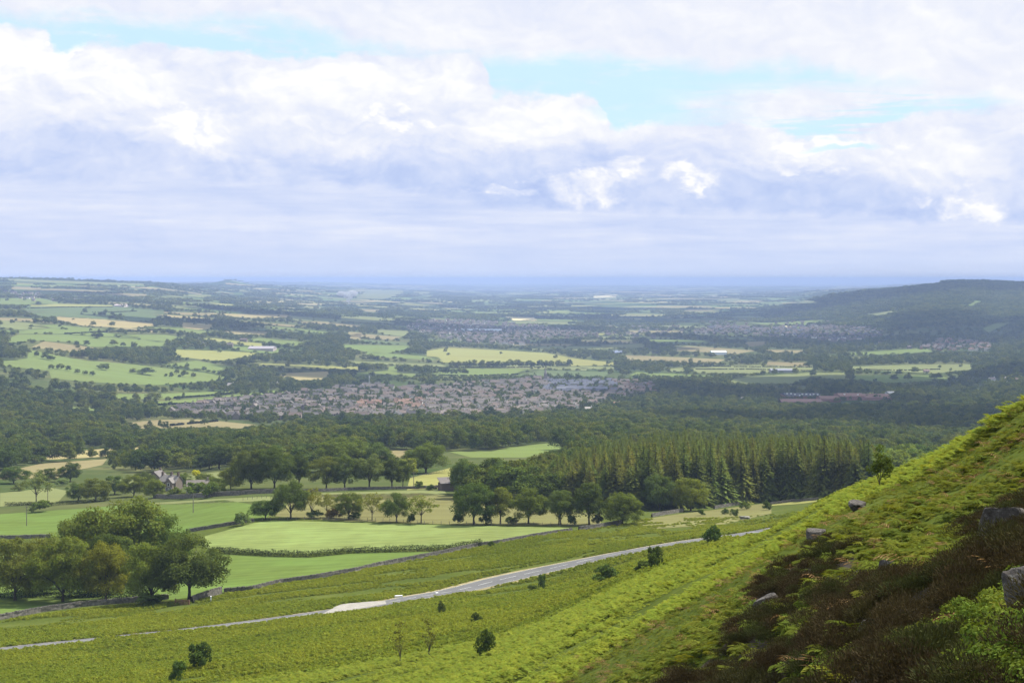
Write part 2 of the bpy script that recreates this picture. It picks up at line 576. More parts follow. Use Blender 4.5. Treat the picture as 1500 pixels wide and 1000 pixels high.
def leafmat(name, c0, c1, c2, transl=0.28, vary=0.35, gloss=0.0):
    """foliage: tint per object, per-instance random, fine variation between leaves"""
    m, nt, out = newmat(name)
    oi = objinfo(nt)
    g = nt.nodes.new('ShaderNodeNewGeometry')
    col = ramp(nt, oi.outputs['Random'], [(0.0, c0), (0.5, c1), (1.0, c2)])
    rpi = NX(nt, g.outputs['Random Per Island'])
    hsv = nt.nodes.new('ShaderNodeHueSaturation')
    nt.links.new(col, hsv.inputs['Color'])
    nt.links.new((1.0 - vary * 0.6 + rpi * vary * 1.2).s, hsv.inputs['Value'])
    nt.links.new((0.488 + rpi * 0.024).s, hsv.inputs['Hue'])
    col = mixc(nt, 1.0, hsv.outputs[0], oi.outputs['Color'], 'MULTIPLY')
    d = nt.nodes.new('ShaderNodeBsdfDiffuse')
    nt.links.new(col, d.inputs[0])
    t = nt.nodes.new('ShaderNodeBsdfTranslucent')
    tcol = mixc(nt, 1.0, col, (1.25, 1.15, 0.55), 'MULTIPLY')
    nt.links.new(tcol, t.inputs[0])
    mx = nt.nodes.new('ShaderNodeMixShader')
    mx.inputs[0].default_value = transl
    nt.links.new(d.outputs[0], mx.inputs[1])
    nt.links.new(t.outputs[0], mx.inputs[2])
    nt.links.new(mx.outputs[0], out.inputs[0])
    return m


M = {}
M['leaf'] = leafmat('broadleaf_foliage', (.098, .135, .028), (.118, .150, .030), (.138, .160, .034), transl=0.36)
M['wood'] = leafmat('woodland_foliage', (.058, .088, .021), (.098, .130, .023), (.148, .166, .028), transl=0.28)
M['needle'] = leafmat('conifer_needles', (.142, .182, .044), (.164, .200, .046), (.184, .208, .048), transl=0.36)
M['bush'] = leafmat('bush_foliage', (.075, .115, .026), (.095, .135, .028), (.115, .145, .032))
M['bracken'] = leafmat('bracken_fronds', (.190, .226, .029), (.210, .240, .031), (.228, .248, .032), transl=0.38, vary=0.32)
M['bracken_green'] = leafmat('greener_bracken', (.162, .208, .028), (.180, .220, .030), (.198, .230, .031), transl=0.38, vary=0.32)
M['bracken_near'] = leafmat('shade_toned_bracken', (.085, .112, .019), (.108, .128, .020), (.138, .145, .023), transl=0.35, vary=0.55)  # same fern, with the near bank's shade put into its colour
M['bracken_dry'] = leafmat('dead_bracken', (.13, .075, .03), (.17, .10, .045), (.22, .14, .07), transl=0.1)
M['heather'] = leafmat('heather_twigs', (.048, .036, .020), (.056, .043, .022), (.047, .054, .019), transl=0.12, vary=.6)
M['bilberry'] = leafmat('bilberry_leaves', (.085, .125, .022), (.12, .165, .026), (.15, .185, .03), transl=0.25)
M['hedge'] = leafmat('hedge_leaves', (.018, .026, .009), (.024, .032, .010), (.03, .038, .012), transl=0.1)  # leaves darkened to carry the hedge's shadow side and the tree-row shade


def simple(name, c0, c1, scale, rough=0.9, spec=0.2, det=5):
    m, nt, out = newmat(name)
    n = noise(nt, pos(nt), scale, det, 0.6)
    col = ramp(nt, n, [(0.3, c0), (0.7, c1)])
    b = bsdf(nt, out, col, rough, spec)
    bp = nt.nodes.new('ShaderNodeBump')
    bp.inputs['Strength'].default_value = 0.5
    bp.inputs['Distance'].default_value = 0.3 / scale
    nt.links.new(n.s, bp.inputs['Height'])
    nt.links.new(bp.outputs[0], b.inputs['Normal'])
    return m


M['bark'] = simple('bark', (.035, .028, .02), (.085, .07, .05), 3.0)
M['stone'] = simple('dry_stone', (.055, .052, .045), (.20, .185, .155), 1.6)
M['gritstone'] = None
M['timber'] = simple('weathered_timber', (.14, .075, .045), (.25, .15, .10), 6.0)
M['greywood'] = simple('grey_fence_timber', (.12, .11, .09), (.22, .20, .17), 6.0)
M['steel'] = simple('galvanised_steel', (.28, .29, .30), (.40, .41, .42), 2.0, 0.5, 0.5)
M['white'] = simple('white_paint', (.70, .70, .68), (.82, .82, .80), 2.0, 0.6)
M['gravel'] = simple('pale_gravel', (.20, .188, .165), (.34, .315, .28), 0.8)


def grit():
    m, nt, out = newmat('gritstone_with_lichen')
    p = pos(nt)
    n = noise(nt, p, 3.5, 8, 0.65)
    n2 = noise(nt, p, 14.0, 6, 0.7)
    col = ramp(nt, n, [(0.25, (.035, .029, .026)), (0.5, (.088, .078, .070)), (0.75, (.165, .15, .137))])
    col = mixc(nt, n2.smooth(0.56, 0.68) * 0.6, col, (.30, .29, .25))
    b = bsdf(nt, out, col, 0.95, 0.15)
    bp = nt.nodes.new('ShaderNodeBump')
    bp.inputs['Strength'].default_value = 0.9
    bp.inputs['Distance'].default_value = 0.08
    nt.links.new((n + n2 * 0.5).s, bp.inputs['Height'])
    nt.links.new(bp.outputs[0], b.inputs['Normal'])
    return m


M['gritstone'] = grit()


def landmat():
    """rough ground: moor grass near, dark meadow and wood floor further off"""
    m, nt, out = newmat('rough_ground')
    p = pos(nt)
    sp = nt.nodes.new('ShaderNodeSeparateXYZ')
    nt.links.new(p, sp.inputs[0])
    Y = NX(nt, sp.outputs[1])
    n1 = noise(nt, p, 0.09, 6, 0.6)
    n2 = noise(nt, p, 1.3, 5, 0.6)
    moor = ramp(nt, n1 * 0.5 + n2 * 0.5, [(0.3, (.040, .054, .014)), (0.5, (.072, .092, .018)), (0.7, (.120, .130, .032))])
    n3 = noise(nt, p, 0.004, 7, 0.6)
    n4 = noise(nt, p, 0.03, 4, 0.6)
    low = ramp(nt, n3 * 0.6 + n4 * 0.4, [(0.36, (.040, .066, .018)), (0.52, (.075, .088, .030)), (0.66, (.130, .128, .052))])
    # far plain: a mosaic of small fields
    vo = nt.nodes.new('ShaderNodeTexVoronoi')
    vo.inputs['Scale'].default_value = 0.0028
    vo.inputs['Randomness'].default_value = 0.9
    nt.links.new(p, vo.inputs['Vector'])
    sc = nt.nodes.new('ShaderNodeSeparateColor')
    nt.links.new(vo.outputs['Color'], sc.inputs[0])
    mosaic = ramp(nt, NX(nt, sc.outputs[0]), [(0.0, (.035, .058, .018)), (0.45, (.045, .07, .02)), (0.58, (.12, .17, .05)), (0.8, (.16, .20, .06)), (0.93, (.30, .26, .12))])
    c = mixc(nt, Y.smooth(430, 620), moor, low)
    c = mixc(nt, Y.smooth(5500, 7500), c, mosaic)
    b = bsdf(nt, out, c, 1.0, 0.0)
    return m


M['land'] = landmat()


def fieldmat(name, c, stripe=0.0, mott=0.35, scale=0.25, ang=0.3):
    m, nt, out = newmat(name)
    p = pos(nt)
    mp0 = nt.nodes.new('ShaderNodeMapping')
    mp0.inputs['Rotation'].default_value = (0, 0, -.12)
    mp0.inputs['Scale'].default_value = (.16, 1.5, 1)
    nt.links.new(p, mp0.inputs[0])
    n1 = noise(nt, mp0.outputs[0], scale, 8, 0.72)
    n2 = noise(nt, p, scale * 0.12, 5, 0.65)
    k = (n1 - 0.5) * mott * 2.6 + (n2 - 0.5) * mott * 1.6 + 1.0
    if stripe:
        mp = nt.nodes.new('ShaderNodeMapping')
        mp.inputs['Rotation'].default_value = (0, 0, ang)
        nt.links.new(p, mp.inputs[0])
        w = nt.nodes.new('ShaderNodeTexWave')
        w.inputs['Scale'].default_value = 0.05
        w.inputs['Distortion'].default_value = 2.5
        w.inputs['Detail'].default_value = 3
        nt.links.new(mp.outputs[0], w.inputs[0])
        k = k + (NX(nt, w.outputs['Fac']) - 0.5) * stripe
    hsv = nt.nodes.new('ShaderNodeHueSaturation')
    hsv.inputs['Color'].default_value = tuple(c) + (1,)
    nt.links.new(k.s, hsv.inputs['Value'])
    nt.links.new((0.5 + (n2 - 0.5) * 0.05).s, hsv.inputs['Hue'])
    bsdf(nt, out, hsv.outputs[0], 1.0, 0.0)
    return m


FM = {
    'silage': fieldmat('mown_pale_grass', (.166, .206, .066), 0.03, 0.55, 0.30, 0.1),
    'meadow': fieldmat('green_meadow_grass', (.104, .148, .036), 0.04, 0.45, 0.25, 0.15),
    'pasture': fieldmat('hill_pasture', (.130, .165, .050), 0.0, 0.22, 0.03),
    'pale': fieldmat('pale_pasture', (.155, .170, .068), 0.0, 0.22, 0.03),
    'grey': fieldmat('bluish_pasture', (.095, .125, .052), 0.0, 0.2, 0.03),
    'straw': fieldmat('ripening_hay', (.270, .225, .105), 0.1, 0.2, 0.05),
    'tan': fieldmat('dry_grass', (.200, .172, .085), 0.0, 0.35, 0.06),
    'bright': fieldmat('bright_hay_meadow', (.215, .215, .070), 0.08, 0.2, 0.03),
    'white': fieldmat('cut_straw_field', (.52, .45, .24), 0.1, 0.15, 0.02),
    'rough': fieldmat('rough_tussock_grass', (.150, .145, .058), 0.0, 0.45, 0.12),
}

# ------------------------------------------------------------------ terrain object
vi = np.arange(NU * NL).reshape(NU, NL)
a, b_, c_, d_ = vi[:-1, :-1].ravel(), vi[1:, :-1].ravel(), vi[1:, 1:].ravel(), vi[:-1, 1:].ravel()
tris = np.concatenate([np.stack([a, b_, c_], 1), np.stack([a, c_, d_], 1)])
me = mesh_np('terrain', np.stack([XG, YG, ZG], -1).reshape(-1, 3), tris.ravel(), np.full(len(tris), 3), [M['land']], True)
tag(link('terrain', me), kind='structure')


# ------------------------------------------------------------------ sheets lying on the terrain (fields, road, water)
def clip_half(poly, ax, ay, bx, by):
    """keep the part of poly left of a->b"""
    res = []
    n = len(poly)
    ex, ey = bx - ax, by - ay
    dist = [ex * (p[1] - ay) - ey * (p[0] - ax) for p in poly]
    for k in range(n):
        p, q = poly[k], poly[(k + 1) % n]
        dp, dq = dist[k], dist[(k + 1) % n]
        if dp >= 0:
            res.append(p)
        if (dp >= 0) != (dq >= 0):
            t = dp / (dp - dq)
            res.append((p[0] + (q[0] - p[0]) * t, p[1] + (q[1] - p[1]) * t))
    return res


def drape(polys, off=0.04):
    """polygons in world x,y cut along the terrain's own triangles; returns vertices, faces"""
    V_, F_ = [], []
    for poly in polys:
        pu = [CU + F * p[0] / p[1] for p in poly]
        pl = [(math.log(p[1]) - L0) / DL for p in poly]
        i0, i1 = int((min(pu) - U0) // DU), int((max(pu) - U0) // DU)
        j0, j1 = int(min(pl)), int(max(pl))
        i0, i1, j0, j1 = max(i0, 0), min(i1, NU - 2), max(j0, 0), min(j1, NL - 2)
        sub_in = inside(poly, XG[i0:i1 + 2, j0:j1 + 2], YG[i0:i1 + 2, j0:j1 + 2])
        big = (i1 - i0 > 3) and (j1 - j0 > 3)
        for i in range(i0, i1 + 1):
            for j in range(j0, j1 + 1):
                A, B, C_, D = [(XG[p], YG[p], ZG[p]) for p in ((i, j), (i + 1, j), (i + 1, j + 1), (i, j + 1))]
                k, l = i - i0, j - j0
                full = big and sub_in[k, l] and sub_in[k + 1, l] and sub_in[k + 1, l + 1] and sub_in[k, l + 1]
                for T in ((A, B, C_), (A, C_, D)):
                    if full:
                        r = [(q[0], q[1]) for q in T]
                    else:
                        r = poly
                        for e in range(3):
                            p, q = T[e], T[(e + 1) % 3]
                            r = clip_half(r, p[0], p[1], q[0], q[1])
                            if len(r) < 3:
                                break
                        if len(r) < 3:
                            continue
                    (x0, y0, z0), (x1, y1, z1), (x2, y2, z2) = T
                    det = (y1 - y2) * (x0 - x2) + (x2 - x1) * (y0 - y2)
                    o = len(V_)
                    for (x, y) in r:
                        l0 = ((y1 - y2) * (x - x2) + (x2 - x1) * (y - y2)) / det
                        l1 = ((y2 - y0) * (x - x2) + (x0 - x2) * (y - y2)) / det
                        V_.append((x, y, l0 * z0 + l1 * z1 + (1 - l0 - l1) * z2 + off + y * 6e-5))
                    F_.append(tuple(range(o, o + len(r))))
    return V_, F_


def sheet(name, polys, mat, off=0.04, parent=None, kind='structure'):
    V_, F_ = drape(polys, off)
    if not F_:
        return None
    me = mesh_np(name, V_, [i for f in F_ for i in f], [len(f) for f in F_], [mat])
    o = link(name, me, parent)
    if kind:
        o['kind'] = kind
    return o


def wpoly(px, ymin=250.0, sub=4):
    """picture outline of a ground patch -> its outline on the ground"""
    pts = []
    n = len(px)
    for k in range(n):
        (u0, v0), (u1, v1) = px[k], px[(k + 1) % n]
        for s in range(sub):
            t = s / sub
            pts.append(hit(u0 + (u1 - u0) * t, v0 + (v1 - v0) * t, ymin))
    A = sum(pts[k][0] * pts[(k + 1) % len(pts)][1] - pts[(k + 1) % len(pts)][0] * pts[k][1] for k in range(len(pts)))
    return pts if A > 0 else pts[::-1]


FIELDS = [
 # near meadows
 ('silage', [(300,785),(372,766),(400,762),(500,765),(600,768),(700,770),(838,773),(790,782),(715,797),(690,799),(600,804),(500,806),(450,811),(400,810),(330,807),(300,801)]),
 ('meadow', [(-90,925),(0,907),(100,888),(190,881),(256,878),(322,868),(370,863),(413,854),(463,847),(517,838),(560,828),(660,808),(600,808),(520,810),(456,816),(400,815),(312,811),(300,820),(-90,850)]),
 ('meadow', [(-90,795),(0,788),(80,786),(270,780),(320,772),(390,759),(402,745),(330,732),(250,738),(190,739),(100,746),(0,753),(-90,760)]),
 ('rough', [(402,756),(425,735),(470,724),(620,722),(664,726),(664,768),(600,766),(500,763)]),
 ('rough', [(664,728),(780,745),(880,752),(880,770),(700,769),(664,768)]),
 ('pale', [(470,722),(650,717),(655,724),(560,732),(470,728)]),
 ('bright', [(596,718),(600,700),(640,690),(668,683),(655,714)]),
 ('tan', [(545,661),(600,659),(600,669),(560,672)]),
 ('pasture', [(655,661),(720,661),(745,655),(832,646),(830,656),(770,670),(690,670)]),
 ('straw', [(40,669),(130,659),(165,656),(232,650),(230,656),(170,662),(165,668),(100,672),(45,674)]),
 ('tan', [(0,692),(60,679),(157,672),(150,681),(95,692),(85,700),(0,702)]),
 ('pale', [(0,722),(75,714),(100,719),(85,735),(0,742)]),
 ('pale', [(150,703),(240,700),(330,690),(325,700),(240,712),(150,714)]),
 ('pale', [(225,736),(330,730),(402,727),(402,733),(330,736),(225,740)]),
 ('rough', [(930,762),(1000,752),(1060,745),(1130,736),(1130,752),(1060,768),(950,775)]),
 ('bright', [(1110,742),(1150,731),(1250,720),(1250,728),(1170,738)]),
 # left hillside
 ('pale', [(0,408),(60,410),(220,416),(223,418.5),(75,414),(0,411)]),
 ('bright', [(22,413.5),(55,414.5),(53,416.5),(20,416)]),
 ('tan', [(0,419),(60,421),(60,425),(0,423)]),
 ('pasture', [(0,437),(60,437),(90,444),(60,447),(0,446)]),
 ('bright', [(45,444),(165,447),(165,449.5),(45,449)]),
 ('grey', [(40,449),(165,449),(240,456),(240,460),(215,471),(150,468),(60,463),(35,456)]),
 ('straw', [(85,463),(150,467),(230,474),(228,477),(190,481),(120,477),(80,467)]),
 ('pale', [(0,469),(50,474),(75,480),(28,483),(0,479)]),
 ('pasture', [(28,484),(75,481),(150,487),(205,494),(205,496),(95,489),(28,489)]),
 ('pasture', [(10,496),(28,490),(95,490),(205,497),(245,500),(245,507),(130,508),(110,501),(50,499),(10,503)]),
 ('pasture', [(43,512),(80,520),(125,528),(200,534),(250,540),(300,546),(335,552),(320,558),(230,564),(170,562),(115,558),(75,554),(72,543),(5,536),(5,529),(40,525)]),
 ('bright', [(255,512),(330,514),(375,517),(370,521),(325,528),(310,528),(255,522)]),
 ('pasture', [(335,507),(408,510),(408,517),(378,517),(350,513)]),
 ('straw', [(405,547),(480,544),(483,549),(470,556),(440,557),(410,551)]),
 ('pasture', [(165,577),(250,576),(355,572),(358,575),(300,581),(240,584),(175,585)]),
 ('pasture', [(225,588),(300,583),(362,576),(410,571),(428,574),(350,581),(290,591),(230,593)]),
 ('tan', [(170,621),(230,615),(290,614),(375,622),(350,629),(290,626),(180,628)]),
 ('pasture', [(85,596),(160,597),(150,601),(105,603)]),
 ('tan', [(62,633),(100,634),(97,639),(60,638)]),
 ('straw', [(300,458),(330,459.5),(420,461),(430,465),(370,466),(330,463)]),
 ('pale', [(425,463),(500,468),(500,473),(430,469)]),
 ('straw', [(265,472),(313,475),(310,481),(290,483),(268,480)]),
 ('tan', [(322,484),(393,486),(390,491),(345,490)]),
 ('pale', [(250,447),(300,449),(296,452),(250,451)]),
 ('pale', [(270,431),(310,432),(308,436),(268,434)]),
 ('tan', [(150,428),(215,431),(214,435),(150,432)]),
 # valley floor
 ('bright', [(625,514),(655,509),(735,513),(800,517),(850,526),(905,531),(900,535),(840,536),(800,534),(760,532),(650,531),(625,523)]),
 ('pasture', [(515,546),(568,543),(570,537),(580,535),(582,546),(615,548),(605,554),(560,550),(520,552)]),
 ('pasture', [(630,540),(760,540),(792,543),(760,549),(690,551),(635,550)]),
 ('pasture', [(500,505),(600,506),(600,510),(565,518),(550,518),(500,508)]),
 ('pale', [(1007,540),(1060,536),(1120,534),(1190,538),(1190,543),(1100,547),(1020,546)]),
 ('pale', [(1065,562),(1075,555),(1105,551),(1180,546),(1240,546),(1245,557),(1185,553),(1160,562)]),
 ('tan', [(1125,530),(1180,531),(1185,536),(1122,536)]),
 ('pale', [(1240,537),(1330,534),(1425,533),(1425,541),(1370,547),(1255,541)]),
 ('pasture', [(1250,549),(1370,550),(1400,556),(1300,561),(1250,557)]),
 ('pasture', [(1245,517),(1355,510),(1366,515),(1310,519),(1245,520)]),
 ('tan', [(1088,501),(1124,500),(1120,505),(1100,508)]),
 ('tan', [(1120,512),(1180,513),(1170,517),(1128,516)]),
 ('pasture', [(1398,449),(1420,441),(1455,438),(1452,444),(1412,455)]),
 ('pale', [(1262,461),(1330,452),(1322,458),(1270,464)]),
 ('pasture', [(1440,481),(1490,461),(1497,465),(1447,487)]),
 ('pale', [(500,462),(525,463),(580,467),(580,474),(500,471)]),
 ('tan', [(510,486),(530,487),(528,498),(510,496)]),
 ('pale', [(550,483),(600,485),(592,493),(558,489)]),
 ('white', [(740,464),(785,465),(787,470),(752,469.5)]),
 ('white', [(864,434),(905,431.5),(902,435.5),(872,436.5)]),
 ('white', [(1127,478.5),(1160,476.8),(1159,480.5),(1130,481)]),
 ('pasture', [(1165,476),(1190,473),(1192,478),(1168,480)]),
 ('pale', [(522,437),(530,426),(590,425),(592,431),(560,438)]),
 ('pale', [(606,427),(630,427),(628,432),(606,432)]),
 ('pale', [(1050,438),(1085,436),(1080,441),(1058,443)]),
 ('pale', [(1170,441),(1208,441),(1206,444),(1172,444)]),
 ('tan', [(520,452),(565,454),(565,458),(520,456)]),
 ('pale', [(850,536),(900,538),(898,541),(850,540)]),
 ('pale', [(980,540),(1003,538),(1003,544),(980,545)]),
 ('pale', [(880,506),(945,503),(942,509),(885,511)]),
]
fpolys_px = [f[1] for f in FIELDS]
near_w = []
for k, (mat, px) in enumerate(FIELDS):
    wp = wpoly(px)
    near_w.append(wp)
    sheet('field', [wp], FM[mat])

TOWN = [(240,613),(250,599),(330,590),(400,583),(440,577),(500,570),(550,566),(600,571),(640,566),(700,562),(740,560),(790,556),(830,560),(900,560),(960,563),(965,572),(900,586),(850,600),(770,611),(700,613),(610,613),(575,621),(500,619),(440,617),(390,623),(330,617)]
REDSITE = [(1135,590),(1150,578),(1220,580),(1260,577),(1305,581),(1302,587),(1240,589)]
TOWN2 = [(590,480),(620,468),(700,470),(790,478),(850,486),(870,492),(790,497),(770,506),(690,503),(640,494)]
TOWN3 = [(1010,484),(1060,477),(1120,482),(1200,476),(1290,480),(1300,490),(1240,502),(1180,497),(1090,490),(1020,490)]
TOWN4 = [(1340,512),(1385,496),(1420,500),(1455,506),(1450,515),(1390,514)]
WATER = [[(893,515),(900,513),(913,513.5),(912,517),(900,518)], [(954,513.5),(968,513),(968,518),(956,518)], [(943,539),(946,533),(950,534),(949,539)]]
KEEP0 = fpolys_px + [TOWN, REDSITE, TOWN2, TOWN3, TOWN4] + WATER

# scattered fields of the far vale
def far_fields():
    out = []
    r = np.random.default_rng(5)
    tries = 0
    while len(out) < 340 and tries < 16000:
        tries += 1
        u = r.uniform(-100, 1600)
        y = math.exp(r.uniform(math.log(2700), math.log(24000)))
        if r.random() < (((0.8 if y < 4800 else 0.35) if u > 650 else (0.55 if y < 4800 else 0.0))):
            continue
        if u > 1180 and y < 9500:
            continue
        x = (u - CU) / F * y
        uu, vv = proj(x, y, gz(x, y))
        if any(inside(q, np.array([uu + du_]), np.array([vv + dv_]))[0] for q in KEEP0 for du_ in (-14, 0, 14) for dv_ in (-1.5, 1.5)):
            continue
        w, d = r.uniform(90, 260) * (0.6 + y / 12000), r.uniform(80, 240) * (0.6 + y / 9000)
        if any(abs(x - q[0]) < (w + q[2]) * 0.55 and abs(y - q[1]) < (d + q[3]) * 0.55 for q in out):
            continue
        out.append((x, y, w, d))
    return out


FAR = far_fields()
rr = np.random.default_rng(6)
for (x, y, w, d) in FAR:
    an = rr.uniform(-0.4, 0.4)
    q = [(x + sx * w / 2 * rr.uniform(.8, 1.1) * math.cos(an) - sy * d / 2 * math.sin(an), y + sx * w / 2 * math.sin(an) + sy * d / 2 * rr.uniform(.8, 1.1))
         for sx, sy in ((-1, -1), (1, -1), (1, 1), (-1, 1))]
    sheet('field', [q], FM[rr.choice(['pale', 'pasture', 'pasture', 'bright', 'tan', 'grey', 'tan', 'pale', 'straw'])])

# ------------------------------------------------------------------ haze
def build_haze():
    zmin = float(ZG.min()) - 1.5
    top = float(max(18.0, ZG.max() + 8.0))
    mb = MB()
    x0, x1, y0, y1 = float(XG.min()) - 400, float(XG.max()) + 400, -150.0, 45600.0
    mb.box((x0 + x1) / 2, (y0 + y1) / 2, zmin, x1 - x0, y1 - y0, top - zmin)
    m, nt, out = newmat('summer_haze')
    pv = nt.nodes.new('ShaderNodeVolumePrincipled')
    pv.inputs['Color'].default_value = HAZE_COLOR
    pv.inputs['Density'].default_value = HAZE_DENSITY
    pv.inputs['Anisotropy'].default_value = 0.0
    nt.links.new(pv.outputs[0], out.inputs['Volume'])
    tag(link('haze', mb.mesh('haze', [m])), kind='stuff')


build_haze()

# ------------------------------------------------------------------ road
ROAD_PX = [(-60,959),(0,951),(75,943),(150,936),(240,927),(320,918),(400,908),(487,896),(563,884),(630,871),(730,848),(830,827),(900,812),(955,802),(1020,791),(1098,779),(1160,771)]


def resample(pts, step):
    out, acc = [Vector(pts[0])], 0.0
    for k in range(len(pts) - 1):
        p, q = Vector(pts[k]), Vector(pts[k + 1])
        L = (q - p).length
        d = step - acc
        while d <= L:
            out.append(p + (q - p) * (d / L))
            d += step
        acc = L - (d - step)
    return out


def smooth_line(pts, it=3):
    for _ in range(it):
        pts = [pts[0]] + [(pts[k - 1] + pts[k] * 2 + pts[k + 1]) / 4 for k in range(1, len(pts) - 1)] + [pts[-1]]
    return pts


road_c = smooth_line(resample([hit(u, v, 200) for u, v in ROAD_PX], 3.0), 8)


def offset_line(line, d):
    out = []
    for k in range(len(line)):
        t = (line[min(k + 1, len(line) - 1)] - line[max(k - 1, 0)]).normalized()
        out.append(line[k] + Vector((-t.y, t.x)) * d)
    return out


def strip(line, d0, d1):
    a, b = offset_line(line, d0), offset_line(line, d1)
    return [[tuple(b[k]), tuple(b[k + 1]), tuple(a[k + 1]), tuple(a[k])] for k in range(len(line) - 1)]


def ccw(q):
    A = sum(q[k][0] * q[(k + 1) % len(q)][1] - q[(k + 1) % len(q)][0] * q[k][1] for k in range(len(q)))
    return q if A > 0 else q[::-1]


def roadmat():
    m, nt, out = newmat('worn_tarmac')
    n1 = noise(nt, pos(nt), 0.35, 6, 0.6)
    n2 = noise(nt, pos(nt), 2.2, 5, 0.7)
    col = ramp(nt, n1 * 0.55 + n2 * 0.45, [(0.3, (.075, .075, .078)), (0.55, (.118, .115, .112)), (0.75, (.185, .175, .160))])
    bsdf(nt, out, col, 0.75, 0.3)
    return m


M['road'] = roadmat()
M['verge'] = simple('sandy_verge', (.20, .17, .075), (.30, .25, .13), 0.8)
M['paint'] = simple('worn_road_paint', (.45, .45, .43), (.78, .78, .76), 1.5, 0.7)
sheet('verge', [ccw(q) for q in strip(road_c, -5.0, 5.0)], M['verge'], 0.05)
road = sheet('road', [ccw(q) for q in strip(road_c, -3.6, 3.6)], M['road'], 0.09)
lay = [hit(u, v, 200) for u, v in ((462,902),(486,889),(498,884),(545,880),(572,879),(574,884),(520,894),(488,900))]
lay = [tuple(Vector(p_).lerp(Vector((sum(q[0] for q in lay) / 8, sum(q[1] for q in lay) / 8)), .15)) for p_ in lay]
sheet('layby', [ccw([tuple(p) for p in lay])], M['gravel'], 0.10)
fine = resample(road_c, 1.0)
k = 0
while k + 5 < len(fine):
    sheet('centre_line_dash', [ccw(q) for q in strip(fine[k:k + 5], -0.07, 0.07)], M['paint'], 0.13, parent=road, kind=None)
    k += 6
for d in (-3.35, 3.35):
    sheet('edge_line', [ccw(q) for q in strip(road_c[30:], d - 0.05, d + 0.05)], M['paint'], 0.125, parent=road, kind=None)

# ------------------------------------------------------------------ foliage meshes
def quads(centers, normals, size, aspect, r, bend=0.25, point=True):
    """leaf-cluster cards: one bent diamond each; returns verts (n,4,3)"""
    n = len(centers)
    nn = normals / (np.linalg.norm(normals, axis=1, keepdims=True) + 1e-9)
    t = r.normal(size=(n, 3))
    t = t - nn * np.sum(t * nn, 1, keepdims=True)
    t /= np.linalg.norm(t, axis=1, keepdims=True) + 1e-9
    b = np.cross(nn, t)
    s = np.asarray(size).reshape(-1, 1) * np.ones((n, 1))
    v0 = centers - t * s * 0.5
    v1 = centers + b * s * 0.5 * aspect - nn * s * bend * r.uniform(-.4, 1, (n, 1))
    v2 = centers + t * s * 0.5
    v3 = centers - b * s * 0.5 * aspect - nn * s * bend * r.uniform(-.4, 1, (n, 1))
    return np.stack([v0, v1, v2, v3], 1)


def cards_mesh(name, V4, mat):
    n = len(V4)
    return mesh_np(name, V4.reshape(-1, 3), np.arange(n * 4), np.full(n, 4), [mat])


def crown(name, seed, H, W, base, nl, per, leaf, mat, lob=0.2, core=0.25, flat=0.62, top=0.0, up=0.35):
    """deciduous crown: leaf-cluster cards on many flattened lobes spread through a dome"""
    r = np.random.default_rng(seed)
    zc = base + (H - base) * 0.46
    rz_up, rz_dn = H - zc, zc - base
    C = []
    while len(C) < nl:
        d = r.normal(size=3)
        d /= np.linalg.norm(d)
        if d[2] < -0.75:
            continue
        rad = r.uniform(0.62, 0.90) if r.random() > core else r.uniform(0.1, 0.55)
        z = zc + d[2] * rad * (rz_up if d[2] > 0 else rz_dn)
        wob = 1.06 + 0.13 * math.sin(3 * math.atan2(d[1], d[0]) + seed) * (1 if d[2] < 0.6 else 0.3)
        narrow = 1.0 - top * max(0, (z - zc) / rz_up)
        C.append((d[0] * rad * W / 2 * wob * narrow, d[1] * rad * W / 2 * wob * narrow, z, rad))
    C = np.array(C)
    out = []
    for (cx, cy, cz, rad) in C:
        lr = lob * W * r.uniform(0.65, 1.15)
        m = int(per * r.uniform(0.7, 1.2))
        d = r.normal(size=(m, 3))
        d[:, 2] += up
        d /= np.linalg.norm(d, axis=1, keepdims=True)
        rr_ = lr * r.uniform(0.55, 1.08, (m, 1))
        p = np.array([cx, cy, cz]) + d * rr_ * np.array([1, 1, flat])
        nrm = d + r.normal(size=(m, 3)) * 0.45
        nrm[:, 2] += 0.3
        out.append(quads(p, nrm, leaf * r.uniform(0.65, 1.3, m), 0.75, r))
    V4 = np.concatenate(out)
    V4 = V4[V4[:, :, 2].min(1) > 0.05]
    return cards_mesh(name, V4, mat)


def trunk(name, seed, H, W, base, girth, limbs=6, fork=1):
    r = random.Random(seed)
    mb = MB()
    for s in range(fork):
        ox = 0 if fork == 1 else (-0.8 + 1.6 * s / (fork - 1)) * girth * 1.6
        tip = (ox + r.uniform(-.5, .5), r.uniform(-.5, .5), base + (H - base) * 0.35)
        mb.tube([(ox, 0, -0.4), (ox, 0, 0.3), (ox * 1.05 + r.uniform(-.12, .12), r.uniform(-.15, .15), base * 0.6), tip],
                [girth * 1.25, girth * 0.95, girth * 0.72, girth * 0.45], 8)
        for k in range(limbs):
            a = 2 * math.pi * (k + r.uniform(-.25, .25)) / limbs
            z0 = base * r.uniform(0.55, 1.0)
            ln = W * r.uniform(0.28, 0.42)
            zt = base + (H - base) * r.uniform(0.25, 0.75)
            mb.tube([(ox * .6, 0, z0), (ox + math.cos(a) * ln * 0.4, math.sin(a) * ln * 0.4, z0 + (zt - z0) * 0.55), (ox + math.cos(a) * ln, math.sin(a) * ln, zt)],
                    [girth * 0.45, girth * 0.26, girth * 0.08], 5, cap=False)
    return mb.mesh(name, [M['bark']], True)


